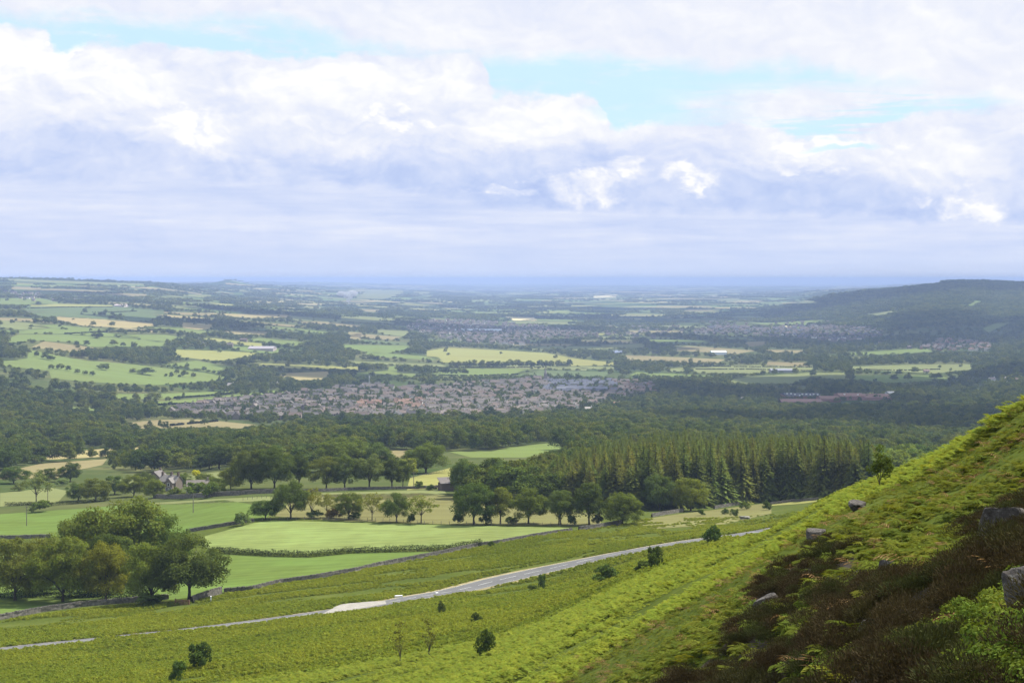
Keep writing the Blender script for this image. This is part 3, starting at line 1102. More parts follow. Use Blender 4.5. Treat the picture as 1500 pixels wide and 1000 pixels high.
def conifer_crown(name, seed, H=20.0, W=6.5, base=.8, whorls=32):
    r = np.random.default_rng(seed)
    V4 = []
    for k in range(whorls):
        t = (k + 0.3) / whorls
        z = base + (H - base) * t
        rad = W / 2 * (1 - t) ** 0.76 * r.uniform(0.85, 1.1) + 0.12
        nb = max(4, int(11 * (1 - t) + 4))
        a0 = r.uniform(0, 6.28)
        for b in range(nb):
            a = a0 + 2 * math.pi * b / nb + r.uniform(-.25, .25)
            L = rad * r.uniform(0.72, 1.12)
            up = 0.35 * t - 0.22 * (1 - t)
            dx, dy = math.cos(a), math.sin(a)
            segs = 3 if L > 1.2 else 2
            for s in range(segs):
                f0, f1 = s / segs, (s + 1) / segs
                w0 = 0.34 * L * (1 - f0) * 0.8 + 0.12
                w1 = 0.34 * L * (1 - f1) * 0.8 + 0.03
                z0_, z1_ = z + L * (up * f0 - 0.20 * f0 * f0), z + L * (up * f1 - 0.20 * f1 * f1)
                px, py = -dy, dx
                tw = r.uniform(-.15, .15)
                V4.append([(dx * L * f0 + px * w0, dy * L * f0 + py * w0, z0_ - 0.22 * w0 + tw * w0), (dx * L * f1 + px * w1, dy * L * f1 + py * w1, z1_ - .22 * w1),
                           (dx * L * f1 - px * w1, dy * L * f1 - py * w1, z1_ - .22 * w1), (dx * L * f0 - px * w0, dy * L * f0 - py * w0, z0_ - 0.22 * w0 - tw * w0)])
                # hanging twigs
                if s > 0 or L < 1.5:
                    c = np.array([dx * L * (f0 + f1) / 2, dy * L * (f0 + f1) / 2, (z0_ + z1_) / 2])
                    for _ in range(2):
                        o = r.normal(size=3) * 0.16 * L * 0.6
                        q = quads((c + o)[None], np.array([[dx * .6, dy * .6, .6]]) + r.normal(size=(1, 3)) * .5, 0.55, .6, r)
                        V4 += q.tolist()
    V4.append([(-.09, 0, H - .9), (0, -.09, H - .4), (.0, 0, H + .7), (0, .09, H - .4)])
    return cards_mesh(name, np.array(V4), M['needle'])


def straight_trunk(name, H, g):
    mb = MB()
    mb.tube([(0, 0, -.4), (0, 0, .4), (0, 0, H * .5), (0, 0, H * .96)], [g * 1.3, g, g * .65, .05], 6)
    return mb.mesh(name, [M['bark']], True)


PROTO = {}
def mkproto(kind, lst):
    PROTO[kind] = lst

mkproto('dome', [(crown('crown_dome', 100 + k, 15, 15.5, 1.0, 78, 230, 0.42, M['leaf'], 0.140, flat=.74, up=.45, core=.2), trunk('trunk_dome', 100 + k, 15, 15, 3.2, .42, 7, 1 + (k == 1)), 15.0, 15.0) for k in range(4)])
mkproto('oval', [(crown('crown_oval', 200 + k, 16, 10.5, 1.5, 62, 190, 0.42, M['leaf'], 0.18, top=0.3, flat=.74, up=.45, core=.2), trunk('trunk_oval', 200 + k, 16, 10.5, 3.6, .36, 6), 16.0, 10.5) for k in range(3)])
mkproto('open', [(crown('crown_open', 300 + k, 13, 12, 3.6, 34, 62, 0.50, M['leaf'], 0.14, core=.15), trunk('trunk_open', 300 + k, 13, 12, 3.6, .24, 9), 13.0, 12.0) for k in range(2)])
mkproto('low', [(crown('crown_low', 400 + k, 15, 17, 0.4, 84, 230, 0.44, M['leaf'], 0.132, flat=.74, up=.45, core=.2), trunk('trunk_low', 400 + k, 15, 17, 2.6, .45, 6), 15.0, 17.0) for k in range(3)])
mkproto('sapling', [(crown('crown_sapling', 450 + k, 4.0, 2.6, 0.7, 30, 90, 0.17, M['leaf'], 0.19, core=.4, top=.35, flat=.8), trunk('trunk_sapling', 450 + k, 4.0, 2.6, 1.0, .07, 7), 4.0, 2.6) for k in range(2)])
mkproto('thin', [(crown('crown_thin', 470 + k, 4.0, 2.0, 0.5, 16, 16, 0.17, M['leaf'], 0.2, core=.4), trunk('trunk_thin', 470 + k, 4.0, 2.2, .8, .045, 9), 4.0, 2.0) for k in range(2)])
mkproto('mid', [(crown('crown_mid', 500 + k, 13, 12, .8, 44, 56, 0.85, M['wood'], 0.18, flat=.75, up=.5), trunk('trunk_mid', 500 + k, 13, 12, 3.0, .34, 5), 13.0, 12.0) for k in range(5)])
mkproto('midoval', [(crown('crown_midoval', 540 + k, 15, 9, 1.8, 38, 52, 0.8, M['wood'], 0.21, top=.3, flat=.75, up=.5), trunk('trunk_midoval', 540 + k, 15, 9, 3.0, .32, 5), 15.0, 9.0) for k in range(3)])
mkproto('conifer', [(conifer_crown('crown_conifer', 600 + k, 20, 11.0 + .8 * (k % 3)), straight_trunk('trunk_conifer', 20, .22), 20.0, 8.0) for k in range(5)])
mkproto('bush', [(crown('bush_leaves', 700 + k, 2.2, 2.8, 0.1, 26, 80, 0.20, M['bush'], 0.16, core=.3, flat=.8, top=.4), None, 2.2, 2.8) for k in range(4)])
FARCROWN = [crown('far_crown', 800 + k, 13, 13, 0.8, 26, 16, 1.9, M['wood'], 0.2, flat=.75) for k in range(4)]
def clump(name, seed):
    r = np.random.default_rng(seed)
    parts = []
    for k in range(16):
        x, y = r.uniform(-48, 48), r.uniform(-16, 16)
        h = r.uniform(8, 15)
        m = 34
        d = r.normal(size=(m, 3)); d[:, 2] = np.abs(d[:, 2]) * .9; d /= np.linalg.norm(d, axis=1, keepdims=True)
        p = np.array([x, y, h * .35]) + d * np.array([6.5, 6.5, h * .62]) * r.uniform(.8, 1.05, (m, 1))
        parts.append(quads(p, d + r.normal(size=(m, 3)) * .3, r.uniform(3.0, 5.0, m), .8, r))
    return cards_mesh(name, np.concatenate(parts), M['wood'])
FARCLUMP = [clump('far_wood_clump', 850 + k) for k in range(4)]


# ------------------------------------------------------------------ instanced stuff (ground cover, far woods)
def stuff(name, protos, pts, rot, scl, idx):
    """one object: points of a mesh carry instances of the prototype meshes"""
    pc = bpy.data.collections.new(name + '_kinds')
    for k, me in enumerate(protos):
        o = bpy.data.objects.new('%s_%02d' % (name, k), me)
        pc.objects.link(o)
    me = bpy.data.meshes.new(name)
    n = len(pts)
    me.vertices.add(n)
    me.vertices.foreach_set('co', np.asarray(pts, np.float32).ravel())
    a = me.attributes.new('turn', 'FLOAT_VECTOR', 'POINT')
    a.data.foreach_set('vector', np.asarray(rot, np.float32).ravel())
    a = me.attributes.new('size', 'FLOAT_VECTOR', 'POINT')
    scl = np.asarray(scl, np.float32)
    if scl.ndim == 1:
        scl = np.repeat(scl[:, None], 3, 1)
    a.data.foreach_set('vector', scl.ravel())
    a = me.attributes.new('which', 'INT', 'POINT')
    a.data.foreach_set('value', np.asarray(idx, np.int32))
    o = link(name, me)
    o['kind'] = 'stuff'
    ng = bpy.data.node_groups.new(name, 'GeometryNodeTree')
    ng.interface.new_socket('Geometry', in_out='INPUT', socket_type='NodeSocketGeometry')
    ng.interface.new_socket('Geometry', in_out='OUTPUT', socket_type='NodeSocketGeometry')
    gi, go = ng.nodes.new('NodeGroupInput'), ng.nodes.new('NodeGroupOutput')
    ci = ng.nodes.new('GeometryNodeCollectionInfo')
    ci.inputs['Collection'].default_value = pc
    ci.inputs['Separate Children'].default_value = True
    ci.inputs['Reset Children'].default_value = True
    ip = ng.nodes.new('GeometryNodeInstanceOnPoints')
    ip.inputs['Pick Instance'].default_value = True

    def named(nm, t):
        q = ng.nodes.new('GeometryNodeInputNamedAttribute')
        q.data_type = t
        q.inputs['Name'].default_value = nm
        return q.outputs['Attribute']
    e2r = ng.nodes.new('FunctionNodeEulerToRotation')
    ng.links.new(named('turn', 'FLOAT_VECTOR'), e2r.inputs[0])
    ng.links.new(gi.outputs[0], ip.inputs['Points'])
    ng.links.new(ci.outputs[0], ip.inputs['Instance'])
    ng.links.new(named('which', 'INT'), ip.inputs['Instance Index'])
    ng.links.new(e2r.outputs[0], ip.inputs['Rotation'])
    ng.links.new(named('size', 'FLOAT_VECTOR'), ip.inputs['Scale'])
    ng.links.new(ip.outputs[0], go.inputs[0])
    md = o.modifiers.new('scatter', 'NODES')
    md.node_group = ng
    return o


# ------------------------------------------------------------------ trees as things
tree_count = 0


def tree(u, v, hpx, wpx, kind, label, tint=(1, 1, 1), ymin=200.0, group=None, name='broadleaf_tree', cat='tree', at=None, hm=None, wm=None):
    global tree_count
    if at is None:
        p = P(u, v, ymin)
        hm, wm = hpx * p.y / F, wpx * p.y / F
    else:
        p = Vector(at)
    protos = PROTO[kind]
    cr, tr, H, W = protos[tree_count % len(protos)]
    tree_count += 1
    rz = (tree_count * 2.399) % 6.283
    sc = (wm / W, wm / W, hm / H)
    if tr is None:
        o = link(name, cr, None, (p.x, p.y, p.z - 0.05), rz, sc)
        o.color = tuple(tint) + (1,)
        return tag(o, label, cat, group)
    t = thing(name, label, cat, (p.x, p.y, p.z), rz, group, sc)
    c = link('crown', cr, t)
    c.color = tuple(tint) + (1,)
    link('trunk', tr, t)
    return t


DK, MD, LT, YL, AM, PL, GR = (.80, .82, .86), (1.1, 1.08, 1), (1.35, 1.25, 1.1), (1.5, 1.3, .9), (1.6, 1.30, .75), (1.55, 1.4, 1.9), (.9, 1.0, 1.1)
OL = (1.15, 1.08, .9)
HERO = [
 # row behind the roadside wall, front left
 (22,879,97,92,'low','dark olive two-trunked tree at the left end of the front row',OL),
 (92,881,100,94,'low','broad yellow-green tree second from the left in the front row behind the roadside wall',(1.45,1.3,.95)),
 (155,879,91,78,'low','amber golden-leaved tree in the middle of the front row behind the roadside wall',AM),
 (222,883,94,86,'low','mid-green tree with bushy skirt just left of the wooden field gate',(1.3,1.25,1)),
 (277,879,100,102,'dome','dark green tree with one clear trunk standing right beside the wooden field gate',DK),
 (158,868,91,76,'dome','dark tree whose top shows behind the amber tree of the front row',DK),
 (60,868,84,80,'dome','dull olive tree half hidden behind the left end of the front row',OL),
 (118,846,94,74,'low','left part of the big domed tree clump in the green meadow behind the front row',(1.15,1.15,1)),
 (180,848,124,150,'low','tallest middle tree of the big domed clump in the green meadow',(1.25,1.2,1)),
 (238,846,98,70,'low','right-hand tree of the big domed clump in the green meadow',(1.1,1.15,1)),
 # line of trees along the top of the pale meadow
 (389,760,29,42,'dome','small dark spreading tree at the left start of the meadow tree line',GR),
 (426,759,57,54,'dome','large round dark tree second in the meadow tree line above the stone wall',GR),
 (456,758,45,34,'open','light olive tree right beside the large round tree of the meadow line',YL),
 (479,758,36,34,'open','thin pale green tree above a reddish bush in the meadow line',LT),
 (511,760,41,42,'dome','dark green round tree between two thin pale trees of the meadow line',MD),
 (545,762,41,42,'open','sparse pale tree with forked bare limbs in the meadow line',LT),
 (581,765,45,42,'dome','dense dark round tree just left of the flat pale tree in the meadow line',GR),
 (617,766,42,52,'open','pale flat-topped spreading tree before the wide gap of the meadow line',(1.4,1.3,1.1)),
 (694,768,64,60,'dome','tallest dark tree of the meadow line, first after the wide gap',GR),
 (733,767,57,40,'oval','light green upright tree right of the tallest meadow-line tree',LT),
 (774,767,55,58,'dome','wide mushroom-shaped tree on a clear trunk in the meadow line',MD),
 (820,768,53,46,'dome','rounded tree between the mushroom-shaped tree and the taller one in the meadow line',GR),
 (863,768,65,48,'oval','tall dark tree second from the right end of the meadow line',DK),
 (912,768,50,62,'low','dense bright dome-shaped tree at the right end of the meadow line',(1.2,1.15,1)),
 (1012,748,52,58,'low','bright yellow-green tree at the front edge of the conifer plantation',(1.7,1.45,1.0)),
 (966,747,54,50,'low','greyish green tree left of the bright one at the plantation edge',(1.0,1.05,1.3)),
 (944,744,40,30,'oval','short dark tree at the left front corner of the plantation',DK),
 # trees round the farmhouse and behind
 (368,716,62,62,'low','big dark chestnut-like tree right of the farm garden',DK),
 (402,716,65,60,'low','tallest of the big dark trees right of the farm garden',(.85,.9,.9)),
 (438,714,56,36,'oval','narrow dark tree beside the big trees right of the farm garden',DK),
 (478,716,50,48,'dome','rounded tree at the left of the clear-trunked row behind the tree line',MD),
 (505,716,52,46,'dome','second tree in the clear-trunked row behind the meadow tree line',GR),
 (541,716,54,42,'oval','pale silvery tree in the clear-trunked row behind the meadow tree line',PL),
 (574,715,47,36,'oval','dark tree right of the pale silvery one in the row behind',DK),
 (590,714,42,24,'oval','slim dark tree at the right end of the clear-trunked row',DK),
 (500,690,50,82,'dome','large light green dome rising behind the clear-trunked row',(1.15,1.15,1)),
 (545,688,42,60,'dome','dark green dome right of the large light dome behind the row',GR),
 (624,693,46,64,'low','round-topped dense tree alone on the yellow-green meadow',(1.0,1.08,.95)),
 (606,690,32,40,'low','lower dark tree leaning against the round-topped one on the meadow',DK),
 (53,737,47,48,'open','tall feathery pale tree standing alone on the dry meadow at the left',PL),
 (103,705,29,34,'low','dark round tree below the pale field at the left',DK),
 (115,733,28,36,'low','low dark bushy tree left of the farm lane hedge',GR),
 (140,734,36,46,'low','bushy green tree above the hedge left of the farmhouse',MD),
 (196,727,32,44,'low','olive green tree directly left of the farmhouse',(1.15,1.1,1)),
 (226,729,30,34,'low','fresh green tree hiding the left wing of the farmhouse',(1.2,1.25,1.0)),
 (318,723,26,30,'low','green garden tree between the cottage and the big dark trees',(1.1,1.15,1)),
 (300,716,24,30,'low','round garden tree behind the stone cottage',(1.05,1.1,1)),
 (682,730,62,46,'oval','tall dark tree standing over the stone barn',(.85,.95,1.1)),
 (168,724,30,42,'low','grey-green bushy tree in the middle of the farm lane trees',GR),
 (212,716,26,34,'low','small dark tree behind the olive one left of the farmhouse',DK),
 (338,716,34,34,'low','bright garden tree touching the big dark trees by the farm',(1.25,1.25,1)),
 (70,706,22,36,'low','low dark tree in the hollow left of the dark round tree',DK),
 (20,708,26,44,'low','dull green tree at the far left edge below the pale field',GR),
 (268,712,20,26,'low','leafy tree rising between the farmhouse and the cottage',(1.1,1.15,1)),
]
for h in HERO:
    if h[4]:
        tree(h[0], h[1], h[2], h[3], h[4], h[5], h[6])

BUSH = [
 (355,769,21,26,'pale flowering bush at the corner of the meadow wall',(1.7,1.6,2.2)),
 (461,759,13,24,'dark low bush under the light olive tree',DK), (489,759,15,28,'reddish brown bush in the meadow tree line',(1.3,.75,.9)),
 (518,761,12,20,'low bush at the foot of the dark green round tree',DK), (602,767,17,15,'small dark round bush left of the flat pale tree',DK),
 (671,768,19,16,'dark bush left of the tallest meadow-line tree',DK), (711,768,21,20,'dark bush right of the tallest meadow-line tree',DK),
 (751,768,13,22,'low olive bush left of the mushroom-shaped tree',MD), (838,769,17,18,'dark bush in the gap before the tall dark tree',DK), (876,768,16,18,'bush between the tall dark tree and the dome-shaped tree',DK),
 (632,718,9,16,'small dark bush behind the wall of the rear meadow',DK), (613,716,13,14,'thin pale bush behind the wall of the rear meadow',LT),
 (58,750,19,38,'wide olive bush below the feathery pale tree',OL), (90,711,10,20,'low pale round bush on the dry meadow',PL), (26,719,12,20,'rounded grey-green bush at the far left meadow',PL),
 (222,888,22,44,'dark thicket at the foot of the trees left of the gate',DK), (288,699,12,18,'bush covered in yellow flowers by the cottage',(4.2,3.2,.5)), (347,712,9,16,'small yellow flowering bush left of the big dark trees',(4.2,3.2,.5)),
 (258,728,15,26,'clipped garden bush in front of the farmhouse',MD), (286,727,23,36,'leafy garden bush in front of the stone cottage',(1.2,1.2,1)), (308,728,24,30,'garden bush right of the stone cottage',(1.15,1.2,1)),
 (719,801,10,10,'small dark bush at the right end of the dark hedge',DK), (1123,747,14,14,'round bush left of the dry strip on the moor edge',MD), (1076,757,14,16,'round bush beside the pale stone on the rough strip',MD),
 (1027,755,11,14,'low bush near the plantation wall',MD), (1091,746,12,18,'low bush under the plantation edge right of the bright tree',MD), (1063,753,9,12,'tiny bush in the middle of the rough strip',MD),
 (959,834,38,28,'dark upright bush on the bracken slope below the road',DK), (942,837,18,28,'low dark bush beside the upright one below the road',DK), (1043,799,32,30,'rounded dark bush beside the end of the road',GR),
 (888,853,26,46,'wide twiggy bush on the bracken slope',(.9,.95,1.1)), (794,865,28,14,'narrow bush left of the wide twiggy bush on the slope',GR), (781,866,12,20,'low thin bush at the foot of the narrow bush',MD),
 (647,899,20,13,'tiny dark bush alone below the road',DK), (713,961,40,32,'dark bush low on the slope at the bottom middle',DK), (292,981,44,42,'large dark round bush at the bottom left of the bracken',DK),
 (261,1000,36,28,'smaller bush at the picture bottom beside the large dark one',GR), (378,934,7,9,'very small bush in the open bracken left of centre',DK), (697,914,18,18,'small bush in bracken under the road bend',DK),
]
for (u, v, h, w, lb, t) in BUSH:
    tree(u, v, h, w, 'bush', lb, t, 60.0, name='bush', cat='bush')
tree(1289, 719, 66, 38, 'sapling', 'dark young tree on the skyline of the bracken ridge in front of the conifers', DK, 70.0, name='young_tree')
tree(629, 962, 62, 34, 'thin', 'spindly brownish sapling in the bracken at the bottom middle', (.9, .75, .8), 60.0, name='young_tree')
tree(586, 972, 66, 30, 'thin', 'very thin bare sapling left of the other one in the bracken', (.95, .75, .8), 60.0, name='young_tree')

# ------------------------------------------------------------------ conifer plantation
CONI = [(940,747),(1030,744),(1110,736),(1200,729),(1279,721),(1290,704),(1240,697),(1150,690),(1000,688),(880,696),(800,712),(795,730),(860,744)]
cw = wpoly(CONI, 430.0)
cx = [p[0] for p in cw]; cy = [p[1] for p in cw]
r = np.random.default_rng(21)
pts = []
for yy in np.arange(min(cy), max(cy), 5.2):
    for xx in np.arange(min(cx), max(cx), 4.8):
        x, y = xx + r.uniform(-1.9, 1.9), yy + r.uniform(-1.9, 1.9)
        pts.append((x, y))
pts = np.array(pts)
pts = pts[inside(cw, pts[:, 0], pts[:, 1])]
pts = pts[np.argsort(pts[:, 1])]
zz = ground_z(pts[:, 0], pts[:, 1])
NCON = 290
ONES = 'first second third fourth fifth sixth seventh eighth ninth tenth eleventh twelfth thirteenth fourteenth fifteenth sixteenth seventeenth eighteenth nineteenth'.split()
TENS = {2: 'twent', 3: 'thirt', 4: 'fort', 5: 'fift', 6: 'sixt', 7: 'sevent', 8: 'eight', 9: 'ninet'}
ORD = ONES + [(TENS[n // 10] + 'ieth') if n % 10 == 0 else (TENS[n // 10] + 'y-' + ONES[n % 10 - 1]) for n in range(20, 100)]
pa = CU + F * pts[:, 0] / pts[:, 1]
front_ids = [k for k in range(min(NCON, len(pts))) if not np.any((np.abs(pa[:k] - pa[k]) < 8.0))]
TAPER = np.interp(pa, [795, 860, 960, 1190, 1285], [.62, .82, 1.0, 1.0, .74])
FRONT = {k: n for n, k in enumerate(sorted(front_ids, key=lambda k: -pa[k])[:95])}
for k in range(min(NCON, len(pts))):
    x, y = pts[k]
    fr = FRONT.get(k)
    shade = r.uniform(.8, 1.25)
    if fr is not None:
        lb = 'front-edge conifer of the plantation, %s from its right-hand end' % ORD[fr]
    else:
        third = 'left third' if pa[k] < 960 else 'middle third' if pa[k] < 1120 else 'right third'
        lb = '%s conifer packed behind the front edge in the %s of the plantation' % ('pale olive' if shade > 1.08 else 'deep green' if shade < .94 else 'mid-green', third)
    tree(0, 0, 0, 0, 'conifer', lb, tuple(np.array((1, 1, 1)) * shade * np.array((r.uniform(.9, 1.2), 1, 1))), at=(x, y, zz[k]), hm=r.uniform(15.5, 23.0) * TAPER[k], wm=r.uniform(7.4, 10.4),
         group='conifers along the plantation front edge' if fr is not None else 'conifers inside the plantation', name='conifer_tree')
n2 = len(pts) - NCON
sc = r.uniform(.70, 1.08, n2) * TAPER[NCON:]
stuff('plantation', [p[0] for p in PROTO['conifer']], np.stack([pts[NCON:, 0], pts[NCON:, 1], zz[NCON:]], 1), np.stack([np.zeros(n2), np.zeros(n2), r.uniform(0, 6.28, n2)], 1), sc, r.integers(0, 5, n2))

# ------------------------------------------------------------------ woods and hedgerow trees
KEEP = [f[1] for f in FIELDS] + [TOWN, REDSITE, TOWN2, TOWN3, TOWN4] + WATER + [[(225,716),(225,692),(306,694),(306,716)]]
TOWNS = [TOWN, REDSITE, TOWN2, TOWN3, TOWN4]
NEARWOOD = [
 [(160,691),(165,669),(240,657),(345,655),(345,686),(250,692)], [(345,692),(440,692),(600,656),(600,640),(340,650)],
 [(665,742),(668,714),(760,692),(830,669),(900,660),(940,690),(800,712),(795,730),(860,745),(780,744)],
 [(-120,690),(0,692),(44,685),(44,671),(0,665),(-120,665)], [(1275,703),(1420,692),(1420,660),(1280,668)], [(560,700),(600,700),(605,690),(560,690)],
]


def scatter_trees():
    r = np.random.default_rng(77)
    P_ = []
    y = 540.0
    while y < 5600:
        sp = 7.5 + y / 420.0
        u0, u1 = -140, 1640
        xs = np.arange((u0 - CU) / F * y, (u1 - CU) / F * y, sp)
        P_.append(np.stack([xs + r.uniform(-.45, .45, len(xs)) * sp, y + r.uniform(-.45, .45, len(xs)) * sp], 1))
        y += sp * (1.0 + y / 5000)
    P_ = np.concatenate(P_)
    x, y = P_[:, 0], P_[:, 1]
    z = ground_z(x, y)
    u, v = proj(x, y, z)
    keep = np.ones(len(x), bool)
    nw = np.zeros(len(x), bool)
    for q in NEARWOOD:
        nw |= inside(q, u, v)
    keep &= (y > 960) | nw
    keep &= ~inside(cw, x, y)
    inf = np.zeros(len(x), bool)
    for q in KEEP:
        inf |= inside(q, u, v) & (y > 350)
    front = np.zeros(len(x), bool)
    for (fx, fy, fw, fd) in FAR:
        if fy < 6500:
            inf |= (np.abs(x - fx) < fw * .5) & (np.abs(y - fy) < fd * .5)
            front |= (np.abs(x - fx) < fw * .5) & (y < fy - fd * .5) & (y > fy - fd * .5 - 110)
    town = np.zeros(len(x), bool)
    for q in TOWNS:
        town |= inside(q, u, v)
    lone = r.random(len(x)) < 0.020
    intown = town & (r.random(len(x)) < 0.8)
    keep &= (~inf) | (lone & ~town & (y > 1500)) | intown
    # clearings that follow a broad noise, so woods break up into belts
    dens = fbm(x / 160 + 7, y / 300, 3, 31)
    keep &= (dens > 0.36) | intown | nw | (r.random(len(x)) < .25)
    x, y, z, u, v, town, inf, front = (q[keep] for q in (x, y, z, u, v, town, inf, front))
    h = r.uniform(8.5, 15.0, len(x)) * np.where(town, .78, 1.0) * np.where(inf, .85, 1.0) * np.where(front, .45, 1.0)
    h *= np.where((y < 960), .9, 1.0)
    # hedges and low trees where a field or the village opens up behind
    for f in (0.95, 0.7, 0.45):
        for q in KEEP:
            vt = v - h * f * F / y
            bad = inside(q, u, vt) & ~inside(q, u, v)
            if q is TOWN:
                bad &= (u < 430) | (r.random(len(u)) < .55)
            h = np.where(bad, np.maximum(h * 0.62, 2.5), h)
    ok = h > 2.6
    return x[ok], y[ok], z[ok], u[ok], v[ok], h[ok], town[ok]


tx, ty, tz, tu, tv, th, ttown = scatter_trees()
o = np.argsort(ty)
tx, ty, tz, tu, tv, th, ttown = (q[o] for q in (tx, ty, tz, tu, tv, th, ttown))
NBROAD = 300 - sum(1 for h in HERO if h[4])
r = np.random.default_rng(9)


def wood_label(u, v):
    if u > 1268 and v > 655:
        return 'light green tree in the clump beyond the right end of the plantation', 'trees beyond the plantation end'
    if u > 640 and v > 660:
        return 'leafy tree crowded into the mixed wood left of the conifer plantation', 'trees of the mixed wood beside the plantation'
    if u < 345 and v > 650 and u > 150:
        return 'leafy tree in the wood belt directly behind the farmhouse', 'trees of the belt behind the farmhouse'
    if u < 345:
        return 'rounded tree in the wood at the far left above the pale fields', 'trees of the far left wood'
    return 'rounded dark tree in the wood belt between the farm and the village', 'trees of the wood belt below the village'


for k in range(min(NBROAD, len(tx))):
    lb, g = wood_label(tu[k], tv[k])
    sq = r.random() < .3
    shade = r.uniform(.75, 1.4)
    tint = np.array((1, 1, 1)) * shade
    lb = lb.replace('rounded dark tree', 'rounded tree')
    lb = ('slim ' if sq else 'broad ') + ('dark ' if shade < .95 else 'light green ' if shade > 1.2 else 'mid-green ') + lb.replace('light green ', '').replace('leafy ', '').replace('rounded ', '')
    if tu[k] > 1268 or (175 < tu[k] < 232 and tv[k] > 680):
        tint = tint * np.array((1.3, 1.4, 1.1))
    tree(0, 0, 0, 0, 'midoval' if sq else 'mid', lb, tuple(tint), at=(tx[k], ty[k], tz[k]), hm=th[k], wm=th[k] * r.uniform(.75, 1.15) * (.75 if sq else 1), group=g)
q = slice(NBROAD, None)
x, y, z, h = tx[q], ty[q], tz[q], th[q]
n = len(x)
near_ = y < 2600
idx = np.where(near_, r.integers(0, 8, n), r.integers(8, 12, n))
protos = [p[0] for p in PROTO['mid']] + [p[0] for p in PROTO['midoval']] + FARCROWN
hw = np.array([13.] * 5 + [15.] * 3 + [13.] * 4)[idx]
s = h / hw
wide = r.uniform(.85, 1.25, n) * np.where(h < 6, 1.7, 1.0)
scl = np.stack([s * wide, s * wide, s], 1)
# far woods as broad clumps
ys = np.exp(r.uniform(math.log(5500), math.log(30000), 9000))
us = r.uniform(-150, 1650, 9000)
xs = (us - CU) / F * ys
zs = ground_z(xs, ys)
uu, vv = proj(xs, ys, zs)
ys2 = np.exp(r.uniform(math.log(5300), math.log(9300), 3800)); us2 = r.uniform(1120, 1640, 3800)
xs = np.concatenate([xs, (us2 - CU) / F * ys2]); ys = np.concatenate([ys, ys2])
zs = ground_z(xs, ys)
uu, vv = proj(xs, ys, zs)
bad = np.zeros(len(xs), bool)
for qd in KEEP:
    bad |= inside(qd, uu, vv) | inside(qd, uu, vv - 9.0 * F / ys)
for (fx, fy, fw, fd) in FAR:
    bad |= (np.abs(xs - fx) < fw * .55 + 20) & (ys > fy - fd * .9 - 30) & (ys < fy + fd * .55)
dn = fbm(xs / 700, ys / 1800, 3, 44)
chev = (uu > 1150) & (ys < 9500)
ok = ~bad & ((dn > 0.40) | chev | (r.random(len(xs)) < .3))
xs, ys, zs = xs[ok], ys[ok], zs[ok]
m = len(xs)
s2 = r.uniform(.7, 1.15, m)
pts = np.concatenate([np.stack([x, y, z - .2], 1), np.stack([xs, ys, zs - .5], 1)])
rot = np.zeros((n + m, 3))
rot[:n, 2] = r.uniform(0, 6.28, n)
rot[n:, 2] = r.normal(0, .35, m) + np.where(r.random(m) < .5, 0, math.pi)
scl = np.concatenate([scl, np.stack([s2 * r.uniform(.8, 1.6, m), s2, s2 * r.uniform(.8, 1.1, m)], 1)])
idx = np.concatenate([idx, r.integers(12, 16, m)])
EX = [(75,541,8,9),(88,541,9,12),(100,543,8,10),(152,542,11,17),(195,547,8,11),(215,549,11,26),(125,549,7,8),(135,550,7,9),(113,547,7,9),(243,552,6,5),(270,552,10,12),(283,553,8,8),(66,526,11,13),(75,528,9,12),(166,506,9,12),(180,508,7,8),(196,510,11,9),
      (263,553,5,5),(320,586,9,10),(318,583,9,9),(225,587,13,26),(246,588,8,9),(262,586,7,8),(165,580,7,16),(140,495,10,13),(146,496,9,10),(112,507,8,8),(127,506,8,11),(56,447,6,9),(131,452,4,6),(165,469,11,16),(175,470,9,16),(150,463,7,12),
      (1036,562,13,15),(1050,562,12,13),(1135,549,10,9),(1165,548,10,10),(1118,549,7,9),(1370,555,9,20),(1318,549,9,10),(1340,546,9,12),(1310,557,9,12),(1330,557,9,12),(652,516,6,6)]
EX += [(662 + 8.6 * k_ + rr.uniform(-2, 2), 538.0 + .0 * k_, rr.uniform(8, 14), rr.uniform(9, 14)) for k_ in range(21)] + [(637 + 9 * k_, 548 + rr.uniform(-1, 1), rr.uniform(8, 13), rr.uniform(9, 13)) for k_ in range(6)]
ep, es, ei = [], [], []
for (eu, ev, eh, ew) in EX:
    q_ = P(eu, ev, 1500)
    kk = q_.y / F
    ep.append((q_.x, q_.y, q_.z)); i_ = int(rr.integers(0, 5)); ei.append(i_)
    es.append((ew * kk / 12, ew * kk / 12, eh * kk / 13))
pts = np.concatenate([pts, np.array(ep)]); scl = np.concatenate([scl, np.array(es)]); idx = np.concatenate([idx, np.array(ei)])
rot = np.concatenate([rot, np.stack([np.zeros(len(ep)), np.zeros(len(ep)), rr.uniform(0, 6.28, len(ep))], 1)])
stuff('woodland', protos + FARCLUMP, pts, rot, scl, idx)
print('trees', n, 'clumps', m, 'conifers', n2)

